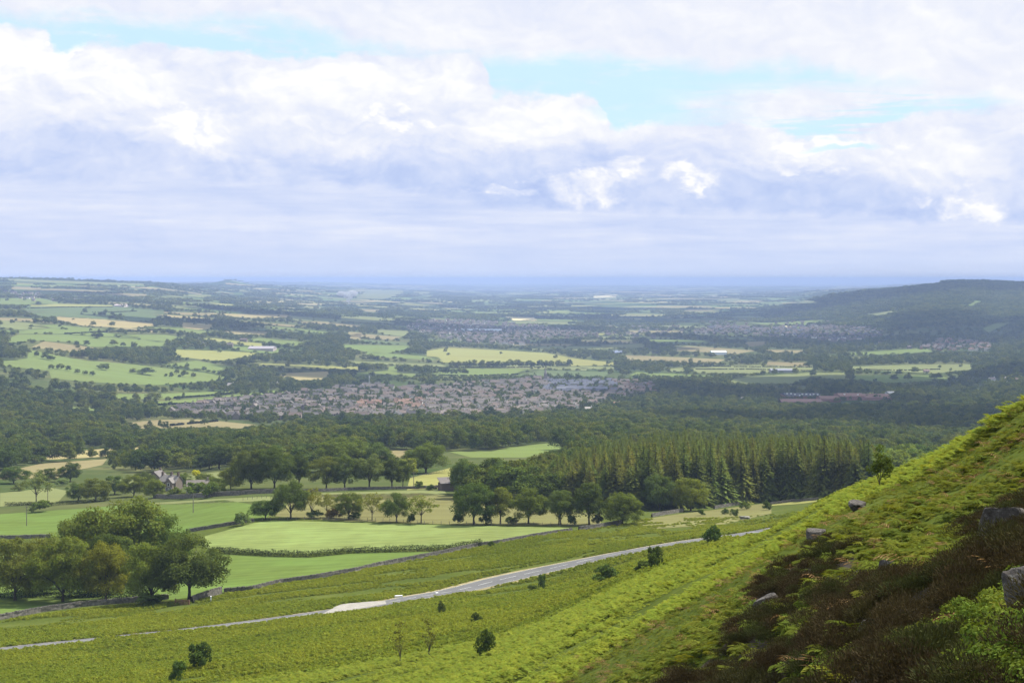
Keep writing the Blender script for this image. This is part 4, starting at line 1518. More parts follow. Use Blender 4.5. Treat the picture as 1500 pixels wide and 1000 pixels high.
# ------------------------------------------------------------------ bracken, heather, bilberry
def frond(r, L, pairs, wid, a, lean, base=(0, 0, 0), mat=0, wpin=0.055):
    """one bracken frond: bare stipe, then an arching blade of paired tapering pinnae; returns quads"""
    V4 = []
    dx, dy = math.cos(a), math.sin(a)
    px, py = -dy, dx
    n = pairs + 3
    pts = []
    x = z = 0.0
    ang = R(86 - lean * 20)
    for k in range(n + 1):
        pts.append((x, z))
        t = k / n
        x += L / n * math.cos(ang)
        z += L / n * math.sin(ang)
        ang -= R(9 + 100 * lean / n * (0.4 + t))
    B = np.array(base)
    to3 = lambda x, z, s=0.0: np.array([dx * x + px * s, dy * x + py * s, z]) + B
    for k in range(0, n, 2):
        (x0, z0), (x1, z1) = pts[k], pts[min(k + 2, n)]
        w = 0.010 * L
        V4.append([to3(x0, z0, -w), to3(x0, z0, w), to3(x1, z1, w * .7), to3(x1, z1, -w * .7)])
    for k in range(3, n):
        x0, z0 = pts[k]
        t = (k - 3) / max(pairs - 1, 1)
        ln = wid * L * (1 - t) ** 0.8 * (0.75 + 0.5 * min(t * 3, .5)) + 0.02
        for s in (-1, 1):
            f = r.uniform(.85, 1.1)
            tipx = x0 + ln * 0.35
            dz = -ln * r.uniform(.05, .30)
            w = wpin * L * (1 - 0.6 * t)
            V4.append([to3(x0, z0), to3(x0 + ln * .2 * f + w, z0 + dz * .35, s * ln * .5 * f), to3(tipx, z0 + dz, s * ln * f), to3(x0 + ln * .2 * f - w, z0 + dz * .35, s * ln * .45 * f)])
    return V4


def bracken_clump(name, seed, nf, pairs, L, mat, wpin, spread=.3, wid=.42):
    r = np.random.default_rng(seed)
    V4 = []
    for k in range(nf):
        a = 2 * math.pi * k / nf + r.uniform(-.5, .5)
        V4 += frond(r, L * r.uniform(.75, 1.15), pairs, wid, a, r.uniform(.6, 1.1), (r.uniform(-spread, spread), r.uniform(-spread, spread), -0.05), wpin=wpin)
    return cards_mesh(name, np.array(V4), mat)


def tuft(name, seed, n, rad, ln, w, mat, hz=.7):
    """heather: dome bristling with thin upright twigs"""
    r = np.random.default_rng(seed)
    d = r.normal(size=(n, 3)); d[:, 2] = np.abs(d[:, 2]) * 1.1 + .1
    d /= np.linalg.norm(d, axis=1, keepdims=True)
    p = d * np.array([rad, rad, rad * hz]) * r.uniform(.55, 1.05, (n, 1))
    g = d * .6 + r.normal(size=(n, 3)) * .3; g[:, 2] += .6
    g /= np.linalg.norm(g, axis=1, keepdims=True)
    side = np.cross(g, r.normal(size=(n, 3))); side /= np.linalg.norm(side, axis=1, keepdims=True)
    l = ln * r.uniform(.6, 1.3, (n, 1))
    V4 = np.stack([p - side * w, p + side * w, p + g * l * .6 + side * w * .8, p + g * l], 1)
    return cards_mesh(name, V4, mat)


def heather_mound(name, seed):
    r = np.random.default_rng(seed)
    out = []
    for _ in range(7):
        q = r.uniform(.22, .40)
        o = np.array([r.uniform(-.42, .42), r.uniform(-.42, .42), r.uniform(0, .22)])
        m = 560
        d = r.normal(size=(m, 3)); d[:, 2] = np.abs(d[:, 2]) * 1.1 + .05
        d /= np.linalg.norm(d, axis=1, keepdims=True)
        p = o + d * np.array([q, q, q * .7]) * r.uniform(.6, 1.05, (m, 1))
        g = d + r.normal(size=(m, 3)) * .45; g[:, 2] += .35
        g /= np.linalg.norm(g, axis=1, keepdims=True)
        sd = np.cross(g, r.normal(size=(m, 3))); sd /= np.linalg.norm(sd, axis=1, keepdims=True)
        l = .060 * r.uniform(.5, 1.4, (m, 1)); w = .0065
        out.append(np.stack([p - sd * w * .6, p + g * l * .5 + sd * w, p + g * l, p + g * l * .5 - sd * w], 1))
    return cards_mesh(name, np.concatenate(out), M['heather'])


def leafdome(name, seed, n, rad, leaf, mat, hz=.8):
    r = np.random.default_rng(seed)
    C = [(0, 0, 0, rad)] + [(r.uniform(-.6, .6) * rad, r.uniform(-.6, .6) * rad, r.uniform(0, .5) * rad, rad * r.uniform(.4, .6)) for _ in range(5)]
    out = []
    for (x, y, z, q) in C:
        m = n // 6
        d = r.normal(size=(m, 3)); d[:, 2] = np.abs(d[:, 2]) * .9 + .05
        d /= np.linalg.norm(d, axis=1, keepdims=True)
        p = np.array([x, y, z]) + d * np.array([q, q, q * hz]) * r.uniform(.7, 1.08, (m, 1))
        out.append(quads(p, d + r.normal(size=(m, 3)) * .5 + np.array([0, 0, .4]), leaf * r.uniform(.7, 1.3, m), .6, r))
    return cards_mesh(name, np.concatenate(out), mat)


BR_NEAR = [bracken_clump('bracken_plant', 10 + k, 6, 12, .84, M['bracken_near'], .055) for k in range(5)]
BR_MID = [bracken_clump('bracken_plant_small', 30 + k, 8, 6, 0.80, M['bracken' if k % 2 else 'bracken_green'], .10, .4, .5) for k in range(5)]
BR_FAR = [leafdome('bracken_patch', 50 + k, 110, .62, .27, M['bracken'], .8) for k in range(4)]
BR_FARG = [leafdome('bracken_patch_green', 60 + k, 110, .62, .27, M['bracken_green'], .8) for k in range(4)]
DEAD = [bracken_clump('dead_bracken', 70 + k, 4, 7, .7, M['bracken_dry'], .03) for k in range(2)]
HEATH = [heather_mound('heather_bush', 80 + k) for k in range(5)]
BILB = [leafdome('bilberry_bush', 90 + k, 700, .40, .055, M['bilberry']) for k in range(3)]

HEATHER_PX = [(960,1010),(1010,992),(1050,958),(1078,925),(1096,893),(1100,868),(1130,843),(1165,822),(1190,803),(1215,788),(1246,783),(1252,815),(1290,850),(1360,852),(1425,820),(1438,800),(1432,765),(1470,745),(1520,720),(1620,680),(1700,1100),(960,1100)]
BIL_PX = [[(1380,930),(1400,900),(1440,905),(1500,870),(1560,850),(1560,930),(1440,965),(1390,960)], [(1400,1005),(1480,960),(1560,940),(1560,1020)], [(1200,985),(1270,960),(1290,1010),(1200,1010)]]
FERNY_PX = [[(1290,800),(1330,770),(1420,760),(1425,800),(1370,830),(1310,840)], [(1150,925),(1170,885),(1215,870),(1235,895),(1190,930)], [(1205,860),(1230,820),(1270,795),(1290,830),(1250,870)], [(1060,985),(1100,930),(1130,950),(1100,1000)]]
WALL_V = ([0,60,120,190,256,330,370,413,463,517,560,650,713,830,870,911,955,1000,1054,1146,1249,1330], [907,896,888,882,877,868,864,854,848,838,828,811,798,778,774,767,757,750,743,729,721,712])


M['pale_rock'] = simple('pale_lichened_rock', (.14, .13, .115), (.34, .32, .29), 5.0)
ROCKS = [
 (1466,800,82,70,'large flat-topped grey gritstone boulder in the heather at the right',1,25.0,.15),
 (1500,905,60,95,'upright dark boulder cut by the right side of the picture',2,14.0,.3),
 (1122,902,44,34,'blunt grey boulder at the left edge of the heather bank',3,25.0,.4),
 (1198,786,32,20,'grey pointed rock at the upper edge of the heather',4,30.0,.2),
 (1258,745,34,16,'low grey rock half sunk in bracken high on the ridge',5,50.0,.1),
 (1279,922,26,38,'leaning slab of brownish stone deep in the heather',6,14.0,.9),
 (1299,842,24,34,'narrow rock almost hidden under ferns in the middle of the bank',7,20.0,.2),
 (1090,760,18,7,'pale flat stones lying on the rough strip below the plantation',8,300.0,0.1),
 (1152,838,14,8,'small grey stone in the bracken left of the heather',9,40.0,.2),
]


def ground_cover():
    r = np.random.default_rng(123)
    sets = {k: [] for k in ('near', 'mid', 'far', 'dead', 'heath', 'bilb')}
    y = 11.0
    while y < 470:
        if y < 75:
            sp = 0.31 + y * 0.0022
        elif y < 170:
            sp = 0.46 + y * 0.0010
        else:
            sp = 0.54 + y * 0.0009
        xs = np.arange((-130 - CU) / F * y, (1640 - CU) / F * y, sp)
        n = len(xs)
        x = xs + r.uniform(-.5, .5, n) * sp
        yy = y + r.uniform(-.5, .5, n) * sp
        y += sp
        z = ground_z(x, yy)
        u, v = proj(x, yy, z)
        ok = (v < 1130) & (v > 560)
        x, yy, z, u, v = x[ok], yy[ok], z[ok], u[ok], v[ok]
        if len(x):
            sets['near'].append(np.stack([x, yy, z, u, v], 1))
    A = np.concatenate(sets['near'])
    x, y, z, u, v = A.T
    # not on the road, verge, layby or beyond the boundary wall
    rc = np.array([tuple(p) for p in road_c])
    dmin = np.full(len(x), 99.0)
    for k in range(0, len(rc), 1):
        dmin = np.minimum(dmin, (x - rc[k, 0]) ** 2 + (y - rc[k, 1]) ** 2)
    edge_n = (vnoise(x / 5, y / 5, 17) - .5) * 1.6
    lim = np.where(u < 430, 3.9, 5.0)
    yroad = np.interp(x, rc[:, 0], rc[:, 1])
    lim = np.where((u > 140) & (u < 470) & (y < yroad), .2 + 2.2 * np.clip(np.abs(fbm(x / 9, y / 9, 2, 19) - .5) * 4, 0, 1), lim)
    ok = np.sqrt(dmin) > lim + edge_n
    beyond = (y > 230) & (v < np.interp(u, *WALL_V) + 1.0)
    ok &= ~beyond
    ok &= ~((y > 300) & (u < 330) & (v < np.interp(u, *WALL_V) + 4))
    ok &= ~inside(ccw([tuple(p) for p in lay]), x, y)
    for (ru, rv, rw, rh, _l, _s, rym, _t) in ROCKS:
        rp = P(ru, rv, rym)
        kk = rw * rp.y / F
        ok &= ~(((x - rp.x) ** 2 / (kk * .62) ** 2 + (y - rp.y + kk * 1.2) ** 2 / (kk * 2.1) ** 2) < 1)
    # tan rough strip right of the meadow: only broken bracken
    strip_ = (u > 860) & (y > 375)
    ok &= ~(strip_ & (fbm(x / 9, y / 14, 3, 71) + r.normal(0, .06, len(x)) < .53))
    gp = P(267, 886, 260)
    ok &= ~((np.abs(x - gp.x) < 3.2) & (y < gp.y + 1) & (y > gp.y - 16))
    # hollows and furrows that run along the slope
    s = x * .80 + y * .42
    t = -x * .42 + y * .80
    fur = fbm(s / 26, t / 5.5, 3, 90)
    big = fbm(x / 22, y / 30, 3, 91)
    bare = (fur < .40) & (y < 330)
    A = np.stack([x, y, z, u, v], 1)
    heat = inside(HEATHER_PX, u, v - .14 * F / y) & (y < 62)
    bil = np.zeros(len(x), bool); fern = np.zeros(len(x), bool)
    for q in BIL_PX:
        bil |= inside(q, u, v) & heat
    for q in FERNY_PX:
        fern |= inside(q, u, v) & heat
    rnd = r.random(len(x))
    patch = fbm(x / 1.6, y / 1.6, 2, 55)
    out = {}
    br = ok & ~heat
    h_size = np.clip(.62 + .62 * (fur - .25) * 1.6 + .35 * (big - .5), .40, 1.3) * r.uniform(.8, 1.2, len(x))
    h_size = np.where(bare, h_size * .55, h_size)
    out['near'] = (br & (y < 72) & (rnd < .85), h_size * .80)
    bare2 = fur < .345
    out['mid'] = (br & ~bare2 & (y >= 72) & (y < 175), h_size * 1.0)
    gold = fbm(x / 17, y / 30, 3, 92) + r.normal(0, .06, len(x)) > .5
    out['far'] = (br & ~bare2 & (y >= 175) & gold, np.clip(h_size, .5, 1.3) * 1.05)
    out['farg'] = (br & ~bare2 & (y >= 175) & ~gold, np.clip(h_size, .5, 1.3) * 1.05)
    out['dead'] = (ok & (y < 80) & (rnd > .955), np.full(len(x), 1.0))
    isfern = heat & ((fern & (patch > .34)) | (patch > .66)) & (rnd < .62)
    isbil = heat & ~isfern & ((bil & (patch > .3)) | (patch < .29))
    out['fern'] = (isfern, r.uniform(.60, .92, len(x)))
    out['bilb'] = (isbil & (rnd < .8), r.uniform(.7, 1.25, len(x)))
    out['heath'] = (heat & ~isfern & ~isbil & (rnd < .56), r.uniform(.6, 1.1, len(x)) * (.6 + .7 * fbm(x / 2.2, y / 2.2, 2, 66)))
    return A, out, r


GA, GO, gr = ground_cover()


def place(name, masks, protos):
    P_, S_, I_, T_ = [], [], [], []
    for key, off, cnt in masks:
        m, s = GO[key]
        n = int(m.sum())
        P_.append(GA[m, :3] - np.array([0, 0, .03])); S_.append(s[m]); I_.append(off + gr.integers(0, cnt, n))
        rot = np.zeros((n, 3)); rot[:, 0] = gr.normal(0, .12, n); rot[:, 1] = gr.normal(-.12, .12, n); rot[:, 2] = gr.uniform(0, 6.28, n)
        T_.append(rot)
    P_, S_, I_, T_ = (np.concatenate(q) for q in (P_, S_, I_, T_))
    print(name, len(P_))
    return stuff(name, protos, P_, T_, S_, I_)


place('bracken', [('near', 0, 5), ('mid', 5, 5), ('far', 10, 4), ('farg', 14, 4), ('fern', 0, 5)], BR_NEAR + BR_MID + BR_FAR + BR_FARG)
place('dead_bracken', [('dead', 0, 2)], DEAD)
place('heather', [('heath', 0, 5)], HEATH)
peat = simple('peat', (.018, .013, .009), (.04, .03, .02), 4.0)
sheet('peat_ground', [wpoly([(max(p[0], 900), min(p[1], 1080)) for p in HEATHER_PX], 9.0)], peat, 0.03)
place('bilberry', [('bilb', 0, 3)], BILB)

# ------------------------------------------------------------------ rocks on the bank
def rock(name, seed, sx, sy, sz, cuts=9):
    import bmesh
    r = np.random.default_rng(seed)
    bm = bmesh.new()
    bmesh.ops.create_icosphere(bm, subdivisions=4, radius=1.0)
    planes = []
    for k in range(cuts):
        d = r.normal(size=3)
        d /= np.linalg.norm(d)
        planes.append((d, r.uniform(.50, .80)))
    planes.append((np.array((0, 0.1, 1.0)), .55))
    for v in bm.verts:
        p = np.array(v.co)
        for d, h in planes:
            e = p @ d - h
            if e > 0:
                p = p - d * e
        n = vnoise(np.array([p[0] * 4 + 9]), np.array([p[1] * 4 + p[2] * 5 + 3]), seed)[0] - .5
        n2 = vnoise(np.array([p[0] * 13 + 9]), np.array([p[1] * 13 + p[2] * 11 + 3]), seed)[0] - .5
        p = p * (1 + .10 * n + .04 * n2)
        v.co = (p[0] * sx, p[1] * sy, p[2] * sz)
    me = bpy.data.meshes.new(name)
    bm.to_mesh(me)
    bm.free()
    me.materials.append(M['gritstone'])
    return me


for (u, v, w, h, lb, seed, ymin, tilt) in ROCKS:
    p = P(u, v, ymin)
    k = p.y / F
    me = rock('rock', seed, w * k * .58, w * k * .5, h * k * .85)
    if seed in (8,):
        me.materials[0] = M['pale_rock']
    o = link('rock', me, None, (p.x, p.y + w * k * .1, p.z + h * k * (.30 if seed in (1, 2, 3) else .14)), seed * .9)
    o.rotation_euler = (0, tilt, seed * .9)
    tag(o, lb, 'rock', 'gritstone rocks on the slope')

# ------------------------------------------------------------------ dry stone walls, hedges, fences, gate
def wall_mesh(name, px, h, th, ymin, seed, mat):
    r = random.Random(seed)
    h *= .82
    line = resample([hit(u, v, ymin) for u, v in px], 0.8)
    mb = MB()
    a, b = offset_line(line, -th / 2), offset_line(line, th / 2)
    rows = 3
    prof = []
    for k in range(len(line)):
        zz = gz(line[k].x, line[k].y)
        hh = h * r.uniform(.80, 1.12)
        ring = []
        for i in range(rows + 1):
            t = i / rows
            j = lambda: r.uniform(-.07, .07)
            p = a[k].lerp(line[k], t * .35)
            ring.append((p.x + j(), p.y + j(), zz - .2 + (hh + .2) * t))
        for i in range(rows, -1, -1):
            t = i / rows
            p = b[k].lerp(line[k], t * .35)
            ring.append((p.x + r.uniform(-.07, .07), p.y + r.uniform(-.07, .07), zz - .2 + (hh + .2) * t + r.uniform(0, .04)))
        prof.append(ring)
    n = 2 * (rows + 1)
    vs = [q for ring in prof for q in ring]
    fs = []
    for k in range(len(prof) - 1):
        for i in range(n - 1):
            fs.append((k * n + i, (k + 1) * n + i, (k + 1) * n + i + 1, k * n + i + 1))
    mb.add(vs, fs)
    # coping stones set on edge
    for k in range(0, len(line) - 1):
        p, q = line[k], line[k + 1]
        an = math.atan2(q.y - p.y, q.x - p.x)
        for s in (.25, .75):
            c = p.lerp(q, s)
            zz = gz(c.x, c.y) + h * .93
            mb.box(c.x, c.y, zz, r.uniform(.22, .38), th * r.uniform(.6, .85), r.uniform(.16, .30), an + r.uniform(-.2, .2), 0, r.uniform(.6, .9))
    return mb.mesh(name, [mat])


WALLS = [
 ([(-60,919),(0,907),(60,896),(120,888),(190,882),(250,877)], 1.25, 260, 'pale dry stone wall along the roadside below the front row of trees'),
 ([(281,883),(300,876),(326,868)], 1.7, 260, 'short tall dark stretch of dry stone wall right of the wooden gate'),
 ([(328,868),(370,864),(413,854),(463,847),(517,838),(560,828),(650,811),(700,800)], 1.1, 260, 'broken dry stone wall rising along the lower green meadow beside the bracken'),
 ([(700,799),(730,795),(780,786),(838,777)], 0.8, 260, 'low stone wall at the right end of the pale meadow'),
 ([(848,777),(870,774),(911,767)], 1.3, 300, 'grey stone wall below the dome-shaped tree at the end of the meadow'),
 ([(955,757),(978,753),(1002,749)], 1.2, 330, 'short stone wall in front of the bright tree by the plantation'),
 ([(1046,745),(1070,741),(1100,737),(1148,729)], 1.1, 380, 'dark stone wall along the foot of the conifer plantation'),
 ([(1128,739),(1160,735),(1200,732)], .9, 380, 'low dark wall in the grass strip at the right of the plantation'),
 ([(272,780),(320,772),(345,768),(372,764)], 1.2, 330, 'stone wall between the upper green field and the pale meadow'),
 ([(-40,791),(0,789),(75,787)], 1.3, 330, 'stone wall behind the front row at the far left'),
 ([(225,729),(260,730),(300,728),(350,725),(403,722)], 1.8, 400, 'long dark stone wall below the farmhouse garden'),
 ([(410,722),(470,720),(530,717),(600,716),(655,714)], 1.2, 430, 'thin stone wall under the clear-trunked row of trees'),
]
for k, (px, h, ymin, lb) in enumerate(WALLS):
    o = link('stone_wall', wall_mesh('stone_wall', px, h, .62, ymin, 40 + k, M['stone']))
    tag(o, lb, 'wall', 'dry stone walls')


def hedge(px, h, th, ymin, lb, seed, step=1.0, gaps=0.0, tint=(1, 1, 1)):
    r = np.random.default_rng(seed)
    line = resample([hit(u, v, ymin) for u, v in px], step)
    out = []
    for c in line:
        if r.random() < gaps:
            continue
        hh = h * r.uniform(.78, 1.15)
        m = 110
        p = np.stack([c.x + r.normal(0, th * .32, m), c.y + r.normal(0, th * .32, m), gz(c.x, c.y) + hh * r.uniform(.03, 1.0, m)], 1)
        nr = r.normal(size=(m, 3)); nr[:, 2] += .4
        out.append(quads(p, nr, .30 * r.uniform(.7, 1.3, m) * max(step, .7), .7, r))
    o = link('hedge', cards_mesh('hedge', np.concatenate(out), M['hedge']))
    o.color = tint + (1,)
    return tag(o, lb, 'hedge', 'field hedges')


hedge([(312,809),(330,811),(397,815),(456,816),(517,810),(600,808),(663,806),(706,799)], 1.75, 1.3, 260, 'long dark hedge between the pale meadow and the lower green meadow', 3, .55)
hedge([(-60,878),(0,876),(60,875),(150,875),(230,880)], 2.1, 1.5, 280, 'dark strip of nettles and painted shade under the front row of trees', 4, .8)  # dark cards stand for nettles and for the shade below the trees
hedge([(8,741),(40,740),(78,741)], 1.6, 1.2, 380, 'clipped hedge left of the big olive bush at the left', 5, .7)
hedge([(82,740),(127,737),(160,733)], 1.6, 1.2, 380, 'clipped hedge right of the feathery pale tree', 6, .7)
HR = [
 ([(255,583.5),(300,580.5),(355,574)], 'thin hedge between the two bright strips above the village'),
 ([(232,593.5),(290,591.5),(350,582)], 'hedge along the lower bright strip above the village'),
 ([(95,489),(150,486.7),(205,485),(240,483)], 'dark hedge line across the hill pastures at the left'),
 ([(250,624),(290,620),(320,617)], 'hedge across the olive field below the village houses'),
 ([(635,539),(700,538.5),(760,538.5),(800,538)], 'hedge along the front of the large yellow hay field'),
 ([(630,549.5),(690,550.5),(760,548.5)], 'hedge below the narrow pasture in the valley'),
 ([(1010,536),(1060,537),(1130,537.5),(1190,538)], 'hedge across the pale valley pastures right of centre'),
 ([(1020,541),(1100,541),(1190,543.5)], 'second hedge across the pale valley pastures right of centre'),
 ([(1255,541),(1320,543),(1380,541)], 'hedge across the right-hand valley pastures'),
 ([(40,452),(100,450),(165,450)], 'hedge under the thin yellow strip on the left hill'),
 ([(120,457),(145,458),(200,456)], 'hedge across the bluish hill pasture'),
]
for k, (px, lb) in enumerate(HR):
    y0 = hit(px[0][0], px[0][1], 1500)[1]
    st = 2.2 + y0 / 2500
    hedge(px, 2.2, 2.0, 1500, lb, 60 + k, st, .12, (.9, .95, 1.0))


def fence(px, ymin, lb, gap=2.6, h=1.15, mat='greywood', rails=0):
    line = resample([hit(u, v, ymin) for u, v in px], gap)
    c = line[0]
    t = thing('post_and_wire_fence', lb, 'fence', (c.x, c.y, gz(c.x, c.y)), 0, 'field fences')
    mb = MB()
    mb.tube([(0, 0, -.3), (0, 0, h)], [.07, .065], 6)
    pm = mb.mesh('post', [M[mat]])
    w = MB()
    pts = []
    for k, q in enumerate(line[:280]):
        z = gz(q.x, q.y)
        link('post', pm, t, (q.x - c.x, q.y - c.y, z - gz(c.x, c.y)), k * 1.3)
        pts.append((q.x - c.x, q.y - c.y, z - gz(c.x, c.y)))
    for hh in (.45, .8, 1.08):
        w.tube([(p[0], p[1] - .07, p[2] + hh) for p in pts], [.008] * len(pts), 3)
    link('wire', w.mesh('wire', [M['steel']]), t)
    return t


fence([(384,762),(440,761),(500,762),(560,764),(620,768),(700,769),(780,770),(850,771)], 330, 'post and wire fence along the meadow tree line')
fence([(356,733),(372,731),(396,729)], 400, 'short field fence below the long dark farm wall', 2.2)
fence([(596,702),(626,696),(652,690)], 500, 'fence across the yellow-green meadow in front of the round tree', 3.0)


def gate():
    a, b = P(257, 886, 260), P(277, 885, 260)
    d = (b - a)
    L = d.length
    t = thing('field_gate', 'reddish five-barred wooden gate between the stone walls at the roadside', 'gate', (a.x, a.y, a.z), math.atan2(d.y, d.x))
    for s in (0, L):
        mb = MB(); mb.box(s, 0, -.3, .18, .18, 1.75)
        link('gate_post', mb.mesh('gate_post', [M['timber']]), t)
    for k in range(5):
        mb = MB(); mb.box(L / 2, 0.02, .22 + .24 * k, L - .24, .05, .11)
        link('rail', mb.mesh('rail', [M['timber']]), t)
    for s in (.12, L / 2, L - .12):
        mb = MB(); mb.box(s, -.035, .15, .10, .05, 1.15)
        link('upright', mb.mesh('upright', [M['timber']]), t)
    mb = MB()
    n = 6
    mb.add([(.15, -.07, .22), (.25, -.07, .22), (L - .15, -.07, 1.2), (L - .25, -.07, 1.2), (.15, -.11, .22), (.25, -.11, .22), (L - .15, -.11, 1.2), (L - .25, -.11, 1.2)],
           [(0, 1, 2, 3), (7, 6, 5, 4), (0, 4, 5, 1), (1, 5, 6, 2), (2, 6, 7, 3), (3, 7, 4, 0)])
    link('brace', mb.mesh('brace', [M['timber']]), t)


gate()


def pole(u, v, h, lb, ymin=300):
    p = P(u, v, ymin)
    t = thing('utility_pole', lb, 'pole', (p.x, p.y, p.z))
    mb = MB(); mb.tube([(0, 0, -.5), (0, 0, h * .5), (0, 0, h)], [.15, .13, .10], 7)
    link('shaft', mb.mesh('shaft', [M['greywood']]), t)
    mb = MB(); mb.box(0, 0, h - .55, 1.5, .12, .12)
    link('crossarm', mb.mesh('crossarm', [M['greywood']]), t)


pole(283, 751, 6.6, 'wooden utility pole standing in the upper green field near the stone wall')
pole(39, 770, 7.0, 'wooden utility pole standing in the green field at the far left')
pole(606, 712, 6.0, 'wooden utility pole before the yellow-green meadow', 450)
pole(70, 734, 7.0, 'pale utility pole beside the feathery tree', 380)


def slab(u, v, w, h, lb, ymin=220):
    p = P(u, v, ymin)
    mb = MB()
    k = p.y / F
    mb.box(0, 0, -.1, w * k, .5, h * k + .1, 0, 0, .92)
    mb.box(0, -.02, h * k, w * k * .96, .56, .07, 0, 0, .96)
    o = link('kerb_stone', mb.mesh('kerb_stone', [M['white']]), None, tuple(p), .25)
    tag(o, lb, 'stone')


slab(584, 875, 12, 3, 'white-painted low stone block on the far verge of the road')
slab(640, 870, 4, 2, 'tiny white marker stone on the near verge by the dashes')
slab(309, 880, 2, 7, 'short white marker post right of the wooden gate')

# ------------------------------------------------------------------ buildings
def tintmat(name, c0, c1, scale, rough=.9):
    m, nt, out = newmat(name)
    oi = objinfo(nt)
    n = noise(nt, pos(nt), scale, 5, .6)
    col = ramp(nt, n, [(.3, c0), (.7, c1)])
    col = mixc(nt, 1.0, col, oi.outputs['Color'], 'MULTIPLY')
    bsdf(nt, out, col, rough, .25)
    return m


M['masonry'] = tintmat('house_masonry', (.80, .80, .80), (1, 1, 1), .6)
M['slates'] = tintmat('roof_slates', (.72, .72, .72), (1, 1, 1), .9, .75)
M['glass'] = newmat('window_glass')[0]
_nt = M['glass'].node_tree
bsdf(_nt, [n for n in _nt.nodes if n.type == 'OUTPUT_MATERIAL'][0], (.02, .025, .03), .15, .5)
M['frame'] = simple('window_frame_paint', (.6, .6, .58), (.75, .75, .72), 2.0, .6)


def house_protos():
    out = []
    r = random.Random(4)
    for k, (L, D, E, H, hip) in enumerate([(11, 8, 5.0, 8.0, 0), (14, 8, 5.0, 8.1, 0), (9, 8, 5.2, 8.6, 0), (15, 9, 4.8, 7.8, 3.0), (12, 7, 3.0, 5.8, 0), (16, 8, 5.2, 8.2, 0)]):
        w = MB()
        w.box(0, 0, -2.0, L, D, E + 2.0)
        if not hip:
            for s in (-1, 1):
                x = s * L / 2
                w.add([(x, -D / 2, E), (x, D / 2, E), (x, 0, H), (x - s * .35, -D / 2, E), (x - s * .35, D / 2, E), (x - s * .35, 0, H)],
                      [(0, 1, 2), (5, 4, 3), (0, 2, 5, 3), (2, 1, 4, 5)])
        # front gable or bay
        if k in (1, 3):
            w.box(L * .22, -D / 2 - .8, -2, 3.6, 1.7, E + 1.6)
        wm = w.mesh('wall', [M['masonry']])
        rf = MB()
        o, t = .45, .18
        hx = L / 2 + (.3 if not hip else .4)
        rx = hx - hip
        for z in (0, t):
            pass
        e = E - .12
        top = [(-hx, -D / 2 - o, e), (hx, -D / 2 - o, e), (rx, 0, H + .12), (-rx, 0, H + .12), (hx, D / 2 + o, e), (-hx, D / 2 + o, e)]
        bot = [(x, y, z - t) for x, y, z in top]
        fs = [(0, 1, 2, 3), (4, 5, 3, 2), (9, 8, 7, 6), (8, 9, 11, 10), (0, 6, 7, 1), (4, 10, 11, 5)]
        fs += [(1, 4, 2), (5, 0, 3)] if hip else []
        fs += [(1, 7, 8, 2), (2, 8, 10, 4), (5, 11, 9, 3), (3, 9, 6, 0)]
        rf.add([(x, y, z + t) for x, y, z in top] + [(x, y, z + .02) for x, y, z in top], fs)
        if k in (1, 3):
            x, y0, y1 = L * .22, -D / 2 - 1.9, -D / 2 + 2.6
            rf.add([(x - 2.2, y0, E - .3), (x, y0, E + 2.1), (x + 2.2, y0, E - .3), (x - 2.2, y1, E - .3), (x, y1 + .6, E + 2.1), (x + 2.2, y1, E - .3)],
                   [(0, 1, 4, 3), (1, 2, 5, 4), (0, 2, 1)])
        rm = rf.mesh('roof', [M['slates']])
        ch = MB()
        for x in ([-L / 2 + .7, L / 2 - .7] if k % 2 else [L / 2 - .8]):
            ch.box(x, 0.2, H - .9, .75, 1.3, 2.3)
            for dy in (-.25, .45):
                ch.tube([(x, dy, H + 1.35), (x, dy, H + 1.8)], [.15, .12], 6)
        cm = ch.mesh('chimney', [M['masonry']])
        wn = MB(); wn.box(0, 0, 0, 1.25, .12, 1.35)
        win = wn.mesh('window', [M['glass']])
        spots = [(x, -D / 2 - .03, z) for x in ([-L * .33, 0, L * .36] if L < 13 else [-L * .4, -L * .18, 0.02, L * .42]) for z in ([.9, 3.2] if E > 4 else [.9])]
        out.append((wm, rm, cm, win, spots, L, D, E))
    return out


HP = house_protos()
WALLC = {'stone': [(.27, .225, .16), (.32, .265, .19), (.21, .18, .14), (.28, .245, .20)], 'cream': [(.50, .44, .34), (.60, .55, .46), (.38, .32, .24), (.68, .65, .60)],
         'brick': [(.36, .20, .14), (.42, .26, .18), (.50, .34, .25)], 'dark': [(.20, .18, .15), (.26, .23, .19), (.30, .26, .21)]}
ROOFC = {'grey': [(.118, .104, .09), (.142, .122, .104), (.165, .138, .116), (.10, .092, .084)], 'brown': [(.15, .112, .09), (.17, .13, .105), (.14, .115, .10)],
         'red': [(.205, .120, .082), (.225, .135, .092), (.18, .115, .08)], 'blue': [(.105, .11, .135), (.125, .13, .15), (.09, .095, .115)]}
WC = ('a pale stone', 'a cream')


def roof_tone(x, y):  # roof tone scattered from house to house
    return .70 + .75 * ((x * 12.9898 + y * 78.233) % 1.0)


def house(x, y, rz, kind, wc, rc, label, group, windows=True, name='house', sc=1.0):
    wm, rm, cm, win, spots, L, D, E = HP[kind]
    z = gz(x, y)
    t = thing(name, label, 'house', (x, y, z), rz, group, (sc, sc, sc))
    dv = roof_tone(x, y)
    rc = tuple(q * dv for q in rc)
    for nm, me, c in (('wall', wm, wc), ('roof', rm, rc)):
        o = link(nm, me, t); o.color = tuple(c) + (1,)
    roof = t.children[-1]
    o = link('chimney', cm, roof); o.color = tuple(wc) + (1,)
    if windows:
        for s in spots:
            link('window', win, t, s)
    return t


